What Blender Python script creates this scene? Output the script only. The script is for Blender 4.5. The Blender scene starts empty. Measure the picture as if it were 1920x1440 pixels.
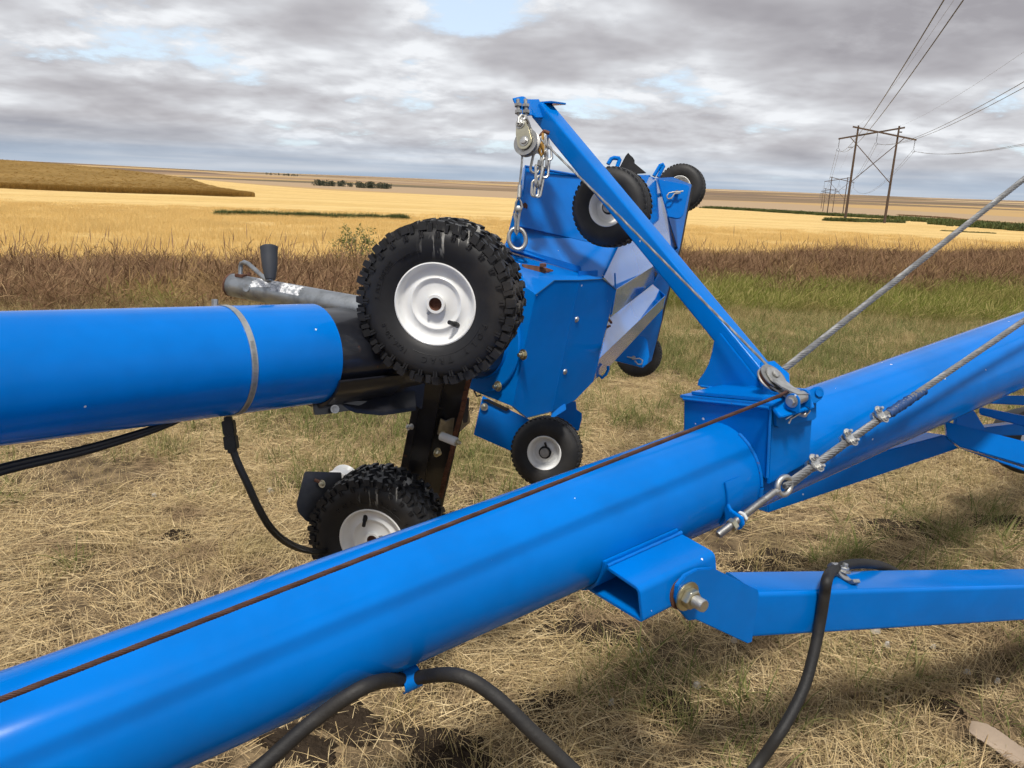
import bpy, bmesh, math, random
import numpy as np
from mathutils import Vector, Matrix

random.seed(7)
rng = np.random.default_rng(11)
scene = bpy.context.scene
COL = scene.collection
rad = math.radians

# ------------------------------------------------------------------ camera
FPX = 1450.0                       # focal length in pixels of a 1920 px wide frame
PITCH, ROLL = rad(14.5), rad(2.3)
CAM = Vector((0, 0, 1.65))
FW = Vector((0, math.cos(PITCH), -math.sin(PITCH)))
_r0, _u0 = Vector((1, 0, 0)), Vector((0, math.sin(PITCH), math.cos(PITCH)))
RT = math.cos(ROLL) * _r0 + math.sin(ROLL) * _u0
UP = -math.sin(ROLL) * _r0 + math.cos(ROLL) * _u0
cam_data = bpy.data.cameras.new("camera")
cam = bpy.data.objects.new("camera", cam_data)
COL.objects.link(cam)
cam_data.sensor_width = 36.0
cam_data.lens = 36.0 * FPX / 1920.0
cam_data.clip_start = 0.05
cam_data.clip_end = 40000
cam.matrix_world = Matrix(((RT.x, UP.x, -FW.x, CAM.x), (RT.y, UP.y, -FW.y, CAM.y),
                           (RT.z, UP.z, -FW.z, CAM.z), (0, 0, 0, 1)))
scene.camera = cam

# ------------------------------------------------------------------ sun, sky, exposure
SUN_EL, SUN_AZ = rad(61), rad(184)          # azimuth clockwise from +Y: high, behind the camera
SUN_DIR = Vector((math.sin(SUN_AZ) * math.cos(SUN_EL), math.cos(SUN_AZ) * math.cos(SUN_EL), math.sin(SUN_EL)))
sun_data = bpy.data.lights.new("sun", 'SUN')
sun_data.energy = 3.3
sun_data.angle = rad(8.0)                    # veiled by thin cloud: soft-edged shadows
sun_data.color = (1.0, 0.95, 0.87)
sun = bpy.data.objects.new("sun", sun_data)
COL.objects.link(sun)
sun.rotation_euler = SUN_DIR.to_track_quat('Z', 'Y').to_euler()

world = bpy.data.worlds.new("World")
scene.world = world
world.use_nodes = True
scene.view_settings.view_transform = 'Standard'
scene.view_settings.look = 'None'
scene.view_settings.gamma = 1.0
scene.view_settings.exposure = 0.18
scene.view_settings.use_curve_mapping = False
scene.cycles.max_bounces = 3; scene.cycles.diffuse_bounces = 1; scene.cycles.glossy_bounces = 2
scene.cycles.transmission_bounces = 1; scene.cycles.transparent_max_bounces = 4
scene.cycles.use_light_tree = False
scene.cycles.use_adaptive_sampling = True; scene.cycles.adaptive_threshold = 0.03


class NT:
    """small node-tree helper"""
    def __init__(self, nt):
        self.nt = nt; self.n = nt.nodes; self.l = nt.links
    def new(self, t, **kw):
        nd = self.n.new(t)
        for k, v in kw.items():
            setattr(nd, k, v)
        return nd
    def link(self, a, b): self.l.new(a, b)
    def val(self, sock, v):
        if hasattr(v, 'is_linked') or isinstance(v, bpy.types.NodeSocket): self.l.new(v, sock)
        else: sock.default_value = v
    def math(self, op, a, b=0.0, clamp=False):
        nd = self.new('ShaderNodeMath', operation=op); nd.use_clamp = clamp
        self.val(nd.inputs[0], a); self.val(nd.inputs[1], b)
        return nd.outputs[0]
    def mix(self, f, a, b):
        nd = self.new('ShaderNodeMix', data_type='RGBA')
        self.val(nd.inputs[0], f)
        for s, v in ((nd.inputs[6], a), (nd.inputs[7], b)):
            if isinstance(v, tuple) and len(v) == 3: v = v + (1.0,)
            self.val(s, v)
        return nd.outputs[2]
    def ramp(self, f, stops, interp='LINEAR'):
        nd = self.new('ShaderNodeValToRGB'); cr = nd.color_ramp; cr.interpolation = interp
        while len(cr.elements) < len(stops): cr.elements.new(0.5)
        for e, (p, c) in zip(cr.elements, stops):
            e.position = p
            e.color = (c + (1.0,)) if isinstance(c, tuple) and len(c) == 3 else ((c, c, c, 1.0) if not isinstance(c, tuple) else c)
        self.link(f, nd.inputs[0])
        return nd.outputs[0]
    def smooth(self, f, a, b):
        nd = self.new('ShaderNodeMapRange', interpolation_type='SMOOTHSTEP')
        self.link(f, nd.inputs[0]); nd.inputs[1].default_value = a; nd.inputs[2].default_value = b
        return nd.outputs[0]
    def noise(self, vec, scale, detail=4.0, rough=0.55, dist=0.0, lac=2.0):
        nd = self.new('ShaderNodeTexNoise')
        if vec is not None: self.link(vec, nd.inputs['Vector'])
        nd.inputs['Scale'].default_value = scale; nd.inputs['Detail'].default_value = detail
        nd.inputs['Roughness'].default_value = rough; nd.inputs['Distortion'].default_value = dist
        nd.inputs['Lacunarity'].default_value = lac
        return nd.outputs[0]
    def mapping(self, vec, loc=(0, 0, 0), rot=(0, 0, 0), scale=(1, 1, 1)):
        nd = self.new('ShaderNodeMapping'); self.link(vec, nd.inputs[0])
        nd.inputs[1].default_value = loc; nd.inputs[2].default_value = rot; nd.inputs[3].default_value = scale
        return nd.outputs[0]


def build_sky():
    t = NT(world.node_tree)
    t.n.clear()
    out = t.new('ShaderNodeOutputWorld'); bg = t.new('ShaderNodeBackground')
    STR = 0.10
    bg.inputs[1].default_value = STR
    t.link(bg.outputs[0], out.inputs[0])
    world.cycles.sampling_method = 'MANUAL'; world.cycles.sample_map_resolution = 512
    sky = t.new('ShaderNodeTexSky', sky_type='NISHITA')
    sky.sun_disc = False; sky.sun_elevation = SUN_EL; sky.sun_rotation = SUN_AZ
    sky.air_density = 1.0; sky.dust_density = 1.2; sky.ozone_density = 1.0; sky.altitude = 600
    tc = t.new('ShaderNodeTexCoord'); d = tc.outputs['Generated']
    sx = t.new('ShaderNodeSeparateXYZ'); t.link(d, sx.inputs[0])
    x, y, z = sx.outputs
    zz = t.math('MAXIMUM', z, 0.0)
    den = t.math('ADD', zz, 0.20)
    cb = t.new('ShaderNodeCombineXYZ')
    t.link(t.math('DIVIDE', x, den), cb.inputs[0]); t.link(t.math('DIVIDE', y, den), cb.inputs[1])
    uv = cb.outputs[0]
    big = t.noise(t.mapping(uv, loc=SKY_A, scale=(1.0, 1.1, 1)), 0.62, 2.0, 0.5, 0.3)
    mid = t.noise(t.mapping(uv, loc=SKY_B), 1.75, 8.0, 0.61, 0.10)
    mid2 = t.noise(t.mapping(uv, loc=(SKY_B[0] - .03, SKY_B[1] + .13, SKY_B[2])), 1.75, 4.0, 0.54, 0.10)
    s = t.math('ADD', t.math('MULTIPLY', big, 0.52), t.math('MULTIPLY', mid, 0.52))
    cover = t.smooth(s, SKY_LO, SKY_HI)                           # where cloud hides the blue
    # relief: thin edges and puffs turned to the sun are pale, thick bellies mauve grey
    thick = t.smooth(s, 0.45, 0.64)
    relief = t.math('MULTIPLY', t.math('SUBTRACT', mid2, mid), 2.6)
    tone = t.math('ADD', t.math('MULTIPLY', thick, 0.64), t.math('ADD', relief, 0.24), clamp=True)
    K = 1.0 / STR
    def c(r, g, b): return (r * K, g * K, b * K)
    cloud = t.ramp(tone, [(0.0, (0.80, 0.82, 0.85)), (0.26, (0.60, 0.61, 0.64)), (0.55, (0.47, 0.465, 0.49)), (1.0, (0.335, 0.325, 0.35))])
    vm = t.new('ShaderNodeVectorMath', operation='SCALE'); t.link(cloud, vm.inputs[0]); vm.inputs['Scale'].default_value = K
    vs = t.new('ShaderNodeVectorMath', operation='SCALE'); t.link(sky.outputs[0], vs.inputs[0]); vs.inputs['Scale'].default_value = 1.35
    veil = t.mix(0.62, vs.outputs[0], c(0.74, 0.86, 0.98))        # thin high veil over the open blue
    col = t.mix(cover, veil, vm.outputs[0])
    # distance: the far cloud deck melts into a blue-grey band above the horizon
    far = t.smooth(zz, 0.060, 0.0)
    streak = t.noise(t.mapping(d, scale=(1.2, 1.2, 34)), 2.0, 3.0, 0.5)
    band = t.mix(t.smooth(streak, 0.38, 0.66), c(0.34, 0.43, 0.55), c(0.54, 0.59, 0.66))
    col = t.mix(t.math('MULTIPLY', far, 0.90), col, band)
    t.link(col, bg.inputs[0])


SKY_A, SKY_B = (25.93, 13.75, 2.0), (2.53, 18.15, 4.0)
SKY_LO, SKY_HI = 0.385, 0.445
build_sky()

# ------------------------------------------------------------------ from a picture point to a place
def ray(px, py):
    return FW + RT * ((px - 960) / FPX) - UP * ((py - 720) / FPX)
def P(px, py, d):
    return CAM + ray(px, py) * d
def PV(*a):
    return [P(*q) for q in a]

class Frame:
    def __init__(self, o, a, b, c):
        self.o, self.a, self.b, self.c = Vector(o), Vector(a).normalized(), Vector(b).normalized(), Vector(c).normalized()
    def pt(self, a, b, c):
        return self.o + self.a * a + self.b * b + self.c * c
    def loc(self, w):
        v = w - self.o
        return Vector((v.dot(self.a), v.dot(self.b), v.dot(self.c)))
    def hit(self, px, py, axis, val):
        n = (self.a, self.b, self.c)[axis]
        r = ray(px, py)
        d = ((self.o + n * val) - CAM).dot(n) / r.dot(n)
        return CAM + r * d
def plane_hit(px, py, p0, n):
    r = ray(px, py)
    return CAM + r * ((p0 - CAM).dot(n) / r.dot(n))
def newell(pts):
    n = Vector((0, 0, 0))
    for i, p in enumerate(pts):
        q = pts[(i + 1) % len(pts)]
        n += Vector(((p.y - q.y) * (p.z + q.z), (p.z - q.z) * (p.x + q.x), (p.x - q.x) * (p.y + q.y)))
    return n.normalized()
def flat(pts_px):
    """picture points with depths -> points on their common plane"""
    w = [P(*q) for q in pts_px]
    n = newell(w); c = sum(w, Vector()) / len(w)
    return [plane_hit(q[0], q[1], c, n) for q in pts_px]

def cylinder_axis(t0, t1, b0, b1, r):
    n1 = ray(*t0).cross(ray(*t1)).normalized(); n2 = ray(*b0).cross(ray(*b1)).normalized()
    a = n1.cross(n2).normalized()
    if a.x < 0: a = -a
    m1, m2 = n1.cross(a), n2.cross(a)
    if m1.dot(FW) < 0: m1 = -m1
    if m2.dot(FW) < 0: m2 = -m2
    b = (m1 + m2).normalized()
    al = math.acos(max(-1, min(1, m1.dot(m2)))) / 2
    return CAM + b * (r / math.sin(al)), a
def tube_frame(o, a):
    h = Vector((a.y, -a.x, 0)).normalized()       # level, pointing to the camera's side
    v = h.cross(a)
    if v.z < 0: v = -v
    return Frame(o, a, h, v)
def s_at(fr, px, b=0.0, c=0.0):
    """distance along the frame's first axis whose offset line crosses picture column px"""
    o = fr.o + fr.b * b + fr.c * c
    g = lambda v: FPX * v.dot(RT) - (px - 960) * v.dot(FW)
    return -g(o - CAM) / g(fr.a)

# ------------------------------------------------------------------ materials
MATS = {}
def shader(name):
    m = bpy.data.materials.new(name); m.use_nodes = True
    t = NT(m.node_tree)
    b = t.n['Principled BSDF']
    MATS[name] = m
    return m, t, b
def bump(t, b, h, strength, dist):
    nd = t.new('ShaderNodeBump'); nd.inputs['Strength'].default_value = strength; nd.inputs['Distance'].default_value = dist
    t.link(h, nd.inputs['Height']); t.link(nd.outputs[0], b.inputs['Normal'])

def paint(name, col, rough=0.32, coat=0.6, chips=0.03, dust=0.10, rust=0.0, dustcol=(0.42, 0.40, 0.36), spec=0.5):
    m, t, b = shader(name)
    g = t.new('ShaderNodeNewGeometry'); pos = g.outputs['Position']
    n1 = t.noise(pos, 5.0, 3.0, 0.6); n2 = t.noise(pos, 55.0, 2.0, 0.6)
    c = t.mix(t.smooth(n1, 0.35, 0.7), col, tuple(min(1, v * 0.86) for v in col))
    c = t.mix(t.math('MULTIPLY', t.smooth(t.math('ADD', t.math('MULTIPLY', n1, 0.6), t.math('MULTIPLY', n2, 0.4)), 0.45, 0.75), dust), c, dustcol)
    if chips > 0:
        v = t.new('ShaderNodeTexVoronoi'); v.inputs['Scale'].default_value = 17.0
        t.link(t.mapping(pos, loc=(3, 1, 2)), v.inputs['Vector'])
        wob = t.math('ADD', v.outputs['Distance'], t.math('MULTIPLY', t.math('SUBTRACT', n2, 0.5), 0.12))
        sep = t.new('ShaderNodeSeparateColor'); t.link(v.outputs['Color'], sep.inputs[0])
        pick = t.math('LESS_THAN', sep.outputs[0], 0.55)
        size = t.math('MULTIPLY', sep.outputs[1], chips * 1.6)
        spot = t.math('MULTIPLY', t.math('LESS_THAN', wob, size), pick)
        c = t.mix(spot, c, (0.62, 0.66, 0.70))
    if rust > 0:
        rn = t.noise(pos, 22.0, 7.0, 0.65)
        f = t.math('MULTIPLY', t.smooth(rn, 1 - rust, 1 - rust + 0.06), 1.0)
        c = t.mix(f, c, (0.13, 0.05, 0.025))
    t.link(c, b.inputs['Base Color'])
    t.link(t.math('ADD', t.math('MULTIPLY', n1, 0.16), rough - 0.07), b.inputs['Roughness'])
    b.inputs['Specular IOR Level'].default_value = spec
    b.inputs['Coat Weight'].default_value = coat; b.inputs['Coat Roughness'].default_value = 0.07
    # dusty film on the upward faces, fine scratches, a little unevenness in the sheet
    scr = t.noise(t.mapping(pos, rot=(.4, .2, .6), scale=(9, 120, 60)), 1.0, 2.0, 0.5)
    bump(t, b, t.math('ADD', t.math('MULTIPLY', n1, 0.8), t.math('MULTIPLY', t.smooth(scr, 0.68, 0.74), -0.02)), 0.06, 0.004)
    return m

def metal(name, col, rough=0.35, mottle=0.25, rust=0.0, bumpy=0.0, metallic=1.0, scale=40.0):
    m, t, b = shader(name)
    g = t.new('ShaderNodeNewGeometry'); pos = g.outputs['Position']
    n1 = t.noise(pos, scale, 3.0, 0.6); n2 = t.noise(pos, scale * 5, 2.0, 0.6)
    c = t.mix(t.math('MULTIPLY', t.smooth(n1, 0.35, 0.68), mottle), col, tuple(v * 0.45 for v in col))
    met = None
    if rust > 0:
        f = t.smooth(t.math('ADD', t.math('MULTIPLY', n1, 0.7), t.math('MULTIPLY', n2, 0.3)), 1 - rust, 1 - rust + 0.08)
        c = t.mix(f, c, (0.16, 0.065, 0.035))
        met = t.math('MULTIPLY', t.math('SUBTRACT', 1.0, f), metallic)
    t.link(c, b.inputs['Base Color'])
    if met is None: b.inputs['Metallic'].default_value = metallic
    else: t.link(met, b.inputs['Metallic'])
    t.link(t.math('ADD', t.math('MULTIPLY', n1, 0.3), rough - 0.15), b.inputs['Roughness'])
    if bumpy: bump(t, b, n2, bumpy, 0.003)
    return m

def matte(name, col, rough=0.7, vary=0.3, bumpy=0.15, scale=60.0, spec=0.4, dust=0.0):
    m, t, b = shader(name)
    g = t.new('ShaderNodeNewGeometry'); pos = g.outputs['Position']
    n1 = t.noise(pos, scale, 5.0, 0.6); n2 = t.noise(pos, 9.0, 4.0, 0.6)
    c = t.mix(t.math('MULTIPLY', n1, vary), col, tuple(v * 0.5 for v in col))
    if dust: c = t.mix(t.math('MULTIPLY', t.smooth(n2, 0.35, 0.72), dust), c, (0.30, 0.26, 0.20))
    t.link(c, b.inputs['Base Color'])
    b.inputs['Roughness'].default_value = rough; b.inputs['Specular IOR Level'].default_value = spec
    if bumpy: bump(t, b, n1, bumpy, 0.003)
    return m

BLUE = (0.0003, 0.162, 0.600)
paint('blue_paint', BLUE, rough=0.15, coat=0.0, chips=0.036, dust=0.006, spec=0.12)
paint('blue_panel', BLUE, rough=0.17, coat=0.0, chips=0.048, dust=0.01, spec=0.12)
paint('blue_worn', BLUE, rough=0.30, coat=0.0, chips=0.06, dust=0.03, rust=0.345, spec=0.22)
paint('seam_dirt', (0.004, 0.075, 0.22), rough=0.5, coat=0.0, chips=0.0, dust=0.25, rust=0.42, spec=0.2, dustcol=(0.05, 0.05, 0.04))
paint('black_paint', (0.010, 0.011, 0.016), rough=0.36, coat=0.4, chips=0.0, dust=0.03, rust=0.33)
paint('blue_trough', BLUE, rough=0.14, coat=0.9, chips=0.02, dust=0.05, spec=1.0)
paint('white_enamel', (0.90, 0.91, 0.90), rough=0.30, coat=0.4, chips=0.0, dust=0.03, dustcol=(0.50, 0.44, 0.36))
metal('zinc', (0.60, 0.60, 0.58), 0.46, 0.45)
metal('zinc_yellow', (0.60, 0.56, 0.42), 0.36, 0.35)
metal('dull_steel', (0.42, 0.42, 0.41), 0.5, 0.5, rust=0.36)
metal('galvanised', (0.42, 0.45, 0.48), 0.50, 0.65, rust=0.385, bumpy=0.08, scale=26)
metal('wire_rope', (0.27, 0.275, 0.28), 0.62, 0.5, metallic=0.6)
metal('rusty_rope', (0.080, 0.036, 0.026), 0.75, 0.6, metallic=0.15)
metal('rust', (0.14, 0.058, 0.034), 0.8, 0.7, metallic=0.1, bumpy=0.3)
metal('brass_hook', (0.52, 0.30, 0.08), 0.5, 0.5, metallic=0.5)
metal('cast_grey', (0.30, 0.31, 0.33), 0.62, 0.4, metallic=0.35, bumpy=0.3)
matte('hose_rubber', (0.014, 0.014, 0.015), 0.60, 0.4, 0.35, 120, dust=0.05)
matte('cord_black', (0.012, 0.012, 0.013), 0.42, 0.3, 0.1, 120)
matte('grip_rubber', (0.040, 0.045, 0.055), 0.6, 0.3, 0.1)
matte('caster_rubber', (0.016, 0.017, 0.020), 0.58, 0.4, 0.2, 90, dust=0.06)
matte('blue_tape', (0.02, 0.07, 0.22), 0.5, 0.8, 0.5, 60)
matte('white_plastic', (0.62, 0.63, 0.63), 0.45, 0.2, 0.05)
matte('cardboard', (0.42, 0.33, 0.25), 0.85, 0.3, 0.3, 50)
matte('pole_wood', (0.095, 0.066, 0.050), 0.85, 0.5, 0.0, 3)
matte('wire_dark', (0.10, 0.10, 0.11), 0.6, 0.1, 0.0)
matte('limestone', (0.50, 0.47, 0.42), 0.85, 0.4, 0.4, 40)
matte('bark', (0.09, 0.07, 0.05), 0.9, 0.4, 0.2, 20)

def tyre_material():
    m, t, b = shader('tyre_rubber')
    tc = t.new('ShaderNodeTexCoord'); ob = tc.outputs['Object']
    n1 = t.noise(ob, 70, 5, 0.6); n2 = t.noise(ob, 8, 4, 0.6)
    c = t.mix(n1, (0.009, 0.0095, 0.011), (0.017, 0.017, 0.019))
    c = t.mix(t.math('MULTIPLY', t.smooth(n2, 0.45, 0.75), 0.10), c, (0.16, 0.13, 0.10))
    # bird droppings run down the upper sidewall
    sx = t.new('ShaderNodeSeparateXYZ'); t.link(ob, sx.inputs[0])
    st = t.noise(t.mapping(ob, loc=(0.4, 0.2, 0.31), scale=(52, 20, 7)), 1.0, 3.0, 0.55, 0.6)
    mask = t.math('MULTIPLY', t.smooth(sx.outputs[2], 0.105, 0.165), t.smooth(t.noise(t.mapping(ob, loc=(2.2, 0, 0)), 9, 2), 0.40, 0.6))
    spl = t.math('MULTIPLY', t.smooth(st, 0.575, 0.63), mask)
    c = t.mix(t.math('MULTIPLY', spl, 0.6), c, (0.62, 0.61, 0.57))
    t.link(c, b.inputs['Base Color'])
    b.inputs['Roughness'].default_value = 0.56; b.inputs['Specular IOR Level'].default_value = 0.4
    bump(t, b, n1, 0.12, 0.002)
tyre_material()

def jack_label_material():
    m, t, b = shader('worn_label')
    tc = t.new('ShaderNodeTexCoord'); uv = tc.outputs['UV']
    n1 = t.noise(uv, 2.2, 3, 0.55); n2 = t.noise(uv, 9, 2, 0.5)
    c = t.mix(t.smooth(n1, 0.42, 0.60), (0.78, 0.79, 0.80), (0.27, 0.29, 0.32))
    c = t.mix(t.smooth(n2, 0.66, 0.70), c, (0.06, 0.06, 0.07))
    t.link(c, b.inputs['Base Color']); b.inputs['Roughness'].default_value = 0.45
jack_label_material()

# ------------------------------------------------------------------ mesh builder
class MB:
    def __init__(self): self.v = []; self.f = []
    def add(self, vs, fs):
        k = len(self.v); self.v += [Vector(p) for p in vs]; self.f += [tuple(i + k for i in q) for q in fs]
        return self
    def box(self, c, x, y, z):
        """centre and three half-edge vectors"""
        c, x, y, z = Vector(c), Vector(x), Vector(y), Vector(z)
        vs = [c + x * i + y * j + z * k for k in (-1, 1) for j in (-1, 1) for i in (-1, 1)]
        return self.add(vs, [(0, 2, 3, 1), (4, 5, 7, 6), (0, 1, 5, 4), (2, 6, 7, 3), (0, 4, 6, 2), (1, 3, 7, 5)])
    def prism(self, poly, vec):
        n = len(poly); vec = Vector(vec)
        vs = list(poly) + [p + vec for p in poly]
        fs = [tuple(range(n))[::-1], tuple(range(n, 2 * n))] + [(i, (i + 1) % n, n + (i + 1) % n, n + i) for i in range(n)]
        return self.add(vs, fs)
    def tube(self, path, r, n=12, closed=False, caps=True, rr=None):
        path = [Vector(p) for p in path]; m = len(path)
        def tang(i):
            a = path[(i - 1) % m] if closed or i > 0 else path[0]
            b = path[(i + 1) % m] if closed or i < m - 1 else path[-1]
            return (b - a).normalized()
        t0 = tang(0); ref = Vector((0, 0, 1)) if abs(t0.z) < 0.9 else Vector((1, 0, 0))
        u = t0.cross(ref).normalized(); vs = []; tp = t0
        for i in range(m):
            t = tang(i)
            ax = tp.cross(t)
            if ax.length > 1e-8:
                u = Matrix.Rotation(tp.angle(t), 3, ax.normalized()) @ u
            tp = t; w = t.cross(u)
            R = rr[i] if rr else r
            vs += [path[i] + (u * math.cos(2 * math.pi * k / n) + w * math.sin(2 * math.pi * k / n)) * R for k in range(n)]
        fs = []
        for i in range(m if closed else m - 1):
            j = (i + 1) % m
            fs += [(i * n + k, i * n + (k + 1) % n, j * n + (k + 1) % n, j * n + k) for k in range(n)]
        if caps and not closed:
            fs += [tuple(range(n))[::-1], tuple(range((m - 1) * n, m * n))]
        return self.add(vs, fs)
    def cyl(self, p0, p1, r, n=16, r1=None):
        return self.tube([p0, p1], r, n, rr=[r, r if r1 is None else r1])
    def lathe(self, o, axis, prof, n=48, closed=True):
        """prof: (radius, distance along axis); closed = ring-shaped profile"""
        o, a = Vector(o), Vector(axis).normalized()
        ref = Vector((0, 0, 1)) if abs(a.z) < 0.9 else Vector((1, 0, 0))
        u = a.cross(ref).normalized(); w = a.cross(u); m = len(prof); vs = []
        for k in range(n):
            ca, sa = math.cos(2 * math.pi * k / n), math.sin(2 * math.pi * k / n)
            vs += [o + (u * ca + w * sa) * r + a * t for r, t in prof]
        fs = []
        for k in range(n):
            k2 = (k + 1) % n
            for i in range(m if closed else m - 1):
                j = (i + 1) % m
                fs.append((k * m + i, k * m + j, k2 * m + j, k2 * m + i))
        return self.add(vs, fs)
    def hexnut(self, p, axis, r, h, hole=True):
        a = Vector(axis).normalized()
        self.tube([p, Vector(p) + a * h], r, 6)
        return self
    def bolt(self, p, axis, r, h, stud=0.0, washer=True):
        """hex head or nut on a washer, a stud sticking out of it"""
        p, a = Vector(p), Vector(axis).normalized()
        if washer: self.cyl(p, p + a * h * 0.22, r * 1.45, 20)
        self.tube([p + a * h * 0.2, p + a * h * 0.9, p + a * h], r, 6, rr=[r, r, r * 0.86])
        if stud: self.tube([p + a * h, p + a * (h + stud * .9), p + a * (h + stud)], r * 0.55, 12, rr=[r * .55, r * .55, r * .45])
        return self
    def rope(self, path, R, strands=6, pitch=None, n=5, step=8):
        pitch = pitch or R * 9
        path = [Vector(p) for p in path]
        L = [0.0]
        for a, b in zip(path, path[1:]): L.append(L[-1] + (b - a).length)
        total = L[-1]; m = max(2, int(total / pitch * step) + 1)
        rs = R * math.sin(math.pi / strands) / (1 + math.sin(math.pi / strands)) * 1.08
        cen = []; j = 0
        for i in range(m):
            s = total * i / (m - 1)
            while j < len(path) - 2 and s > L[j + 1]: j += 1
            f = (s - L[j]) / max(1e-9, L[j + 1] - L[j]); cen.append((path[j].lerp(path[j + 1], f), s))
        fr = []; tp = None; u = None
        for i in range(m):
            t = (cen[min(i + 1, m - 1)][0] - cen[max(i - 1, 0)][0]).normalized()
            if tp is None:
                ref = Vector((0, 0, 1)) if abs(t.z) < .9 else Vector((1, 0, 0)); u = t.cross(ref).normalized()
            else:
                ax = tp.cross(t)
                if ax.length > 1e-8: u = Matrix.Rotation(tp.angle(t), 3, ax.normalized()) @ u
            tp = t; fr.append((u.copy(), t.cross(u)))
        for q in range(strands):
            ph = 2 * math.pi * q / strands; pts = []
            for (c, s), (a, b) in zip(cen, fr):
                th = ph + 2 * math.pi * s / pitch
                pts.append(c + (a * math.cos(th) + b * math.sin(th)) * (R - rs))
            self.tube(pts, rs, n)
        self.tube([c for c, s in cen[::4]] + [cen[-1][0]], R * 0.55, 6)
        return self
    def build(self, name, mat, parent=None, origin=None, bev=0.0, smooth=True, angle=32, matrix=None, seg=2, local=False):
        me = bpy.data.meshes.new(name)
        L = origin if origin is not None else (ORIGIN.get(parent.name, Vector()) if parent is not None and not local else Vector())
        me.from_pydata([tuple(p - L) if not local else tuple(p) for p in self.v], [], self.f)
        bm = bmesh.new(); bm.from_mesh(me)
        bmesh.ops.recalc_face_normals(bm, faces=bm.faces[:])
        if bev > 0:
            es = [e for e in bm.edges if len(e.link_faces) == 2 and e.calc_face_angle(0) > rad(35)]
            bmesh.ops.bevel(bm, geom=es, offset=bev, segments=seg, affect='EDGES', clamp_overlap=True)
        bm.to_mesh(me); bm.free()
        if smooth:
            me.polygons.foreach_set('use_smooth', [True] * len(me.polygons)); me.set_sharp_from_angle(angle=rad(angle))
        me.materials.append(MATS[mat] if isinstance(mat, str) else mat)
        o = bpy.data.objects.new(name, me); COL.objects.link(o)
        if parent is not None: o.parent = parent
        elif not local: o.location = L
        if matrix is not None: o.matrix_local = matrix
        ORIGIN[o.name] = L
        return o
ORIGIN = {}

def tag(o, label, cat, group=None, kind=None):
    if label: o['label'] = label
    if cat: o['category'] = cat
    if group: o['group'] = group
    if kind: o['kind'] = kind
    return o
def thing(name, label, cat, loc, group=None):
    o = bpy.data.objects.new(name, None); COL.objects.link(o)
    o.empty_display_size = 0.1; o.location = loc; ORIGIN[o.name] = Vector(loc)
    return tag(o, label, cat, group)

# ------------------------------------------------------------------ terrain
_R = [0, 9, 14, 20, 40, 110, 160, 390, 650, 1000, 2000, 3500, 5000, 7000, 9500, 14000]
_Z = [0, 0, -.30, -.42, -.80, -2.15, -2.75, -6.7, -10.5, -13.5, -11, -4, 3, 14, 24, 20]
def height(x, y):
    x = np.asarray(x, float); y = np.asarray(y, float)
    r = np.hypot(x, np.where(y > 0, y, y * .2)) + 1e-6
    z = np.interp(np.where(r < 20, np.maximum(y, 0), r), _R, _Z)
    z = z + 7.9 * np.exp(-((x + 200) / 95) ** 2 - ((y - 270) / 95) ** 2)          # rise on the left under the standing crop
    z = z + 1.6 * np.exp(-((x + 70) / 190) ** 2 - ((y - 430) / 140) ** 2)
    far = np.clip((r - 500) / 2500, 0, 1)
    z = z + far * (7 * np.sin(x / 700 + 1.0) * np.sin(y / 900 + .5) + 9 * np.sin(x / 1900 + 2.2 + y / 2600))
    near = np.clip(1 - r / 30, 0, 1)
    z = z + near * (.025 * np.sin(x * 1.7 + .4) * np.sin(y * 1.3 + 1.1) + .015 * np.sin(x * 3.9 + y * 2.3))
    return z
def hz(x, y): return float(height(x, y))
def ground_at(px, py):
    """walk along a picture ray to the terrain"""
    r = ray(px, py); d = 1.0
    while d < 20000:
        q = CAM + r * d
        if q.z <= hz(q.x, q.y): break
        d *= 1.01
    lo, hi = d / 1.01, d
    for _ in range(20):
        m = (lo + hi) / 2; q = CAM + r * m
        if q.z <= hz(q.x, q.y): hi = m
        else: lo = m
    q = CAM + r * hi
    return Vector((q.x, q.y, hz(q.x, q.y)))

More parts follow.
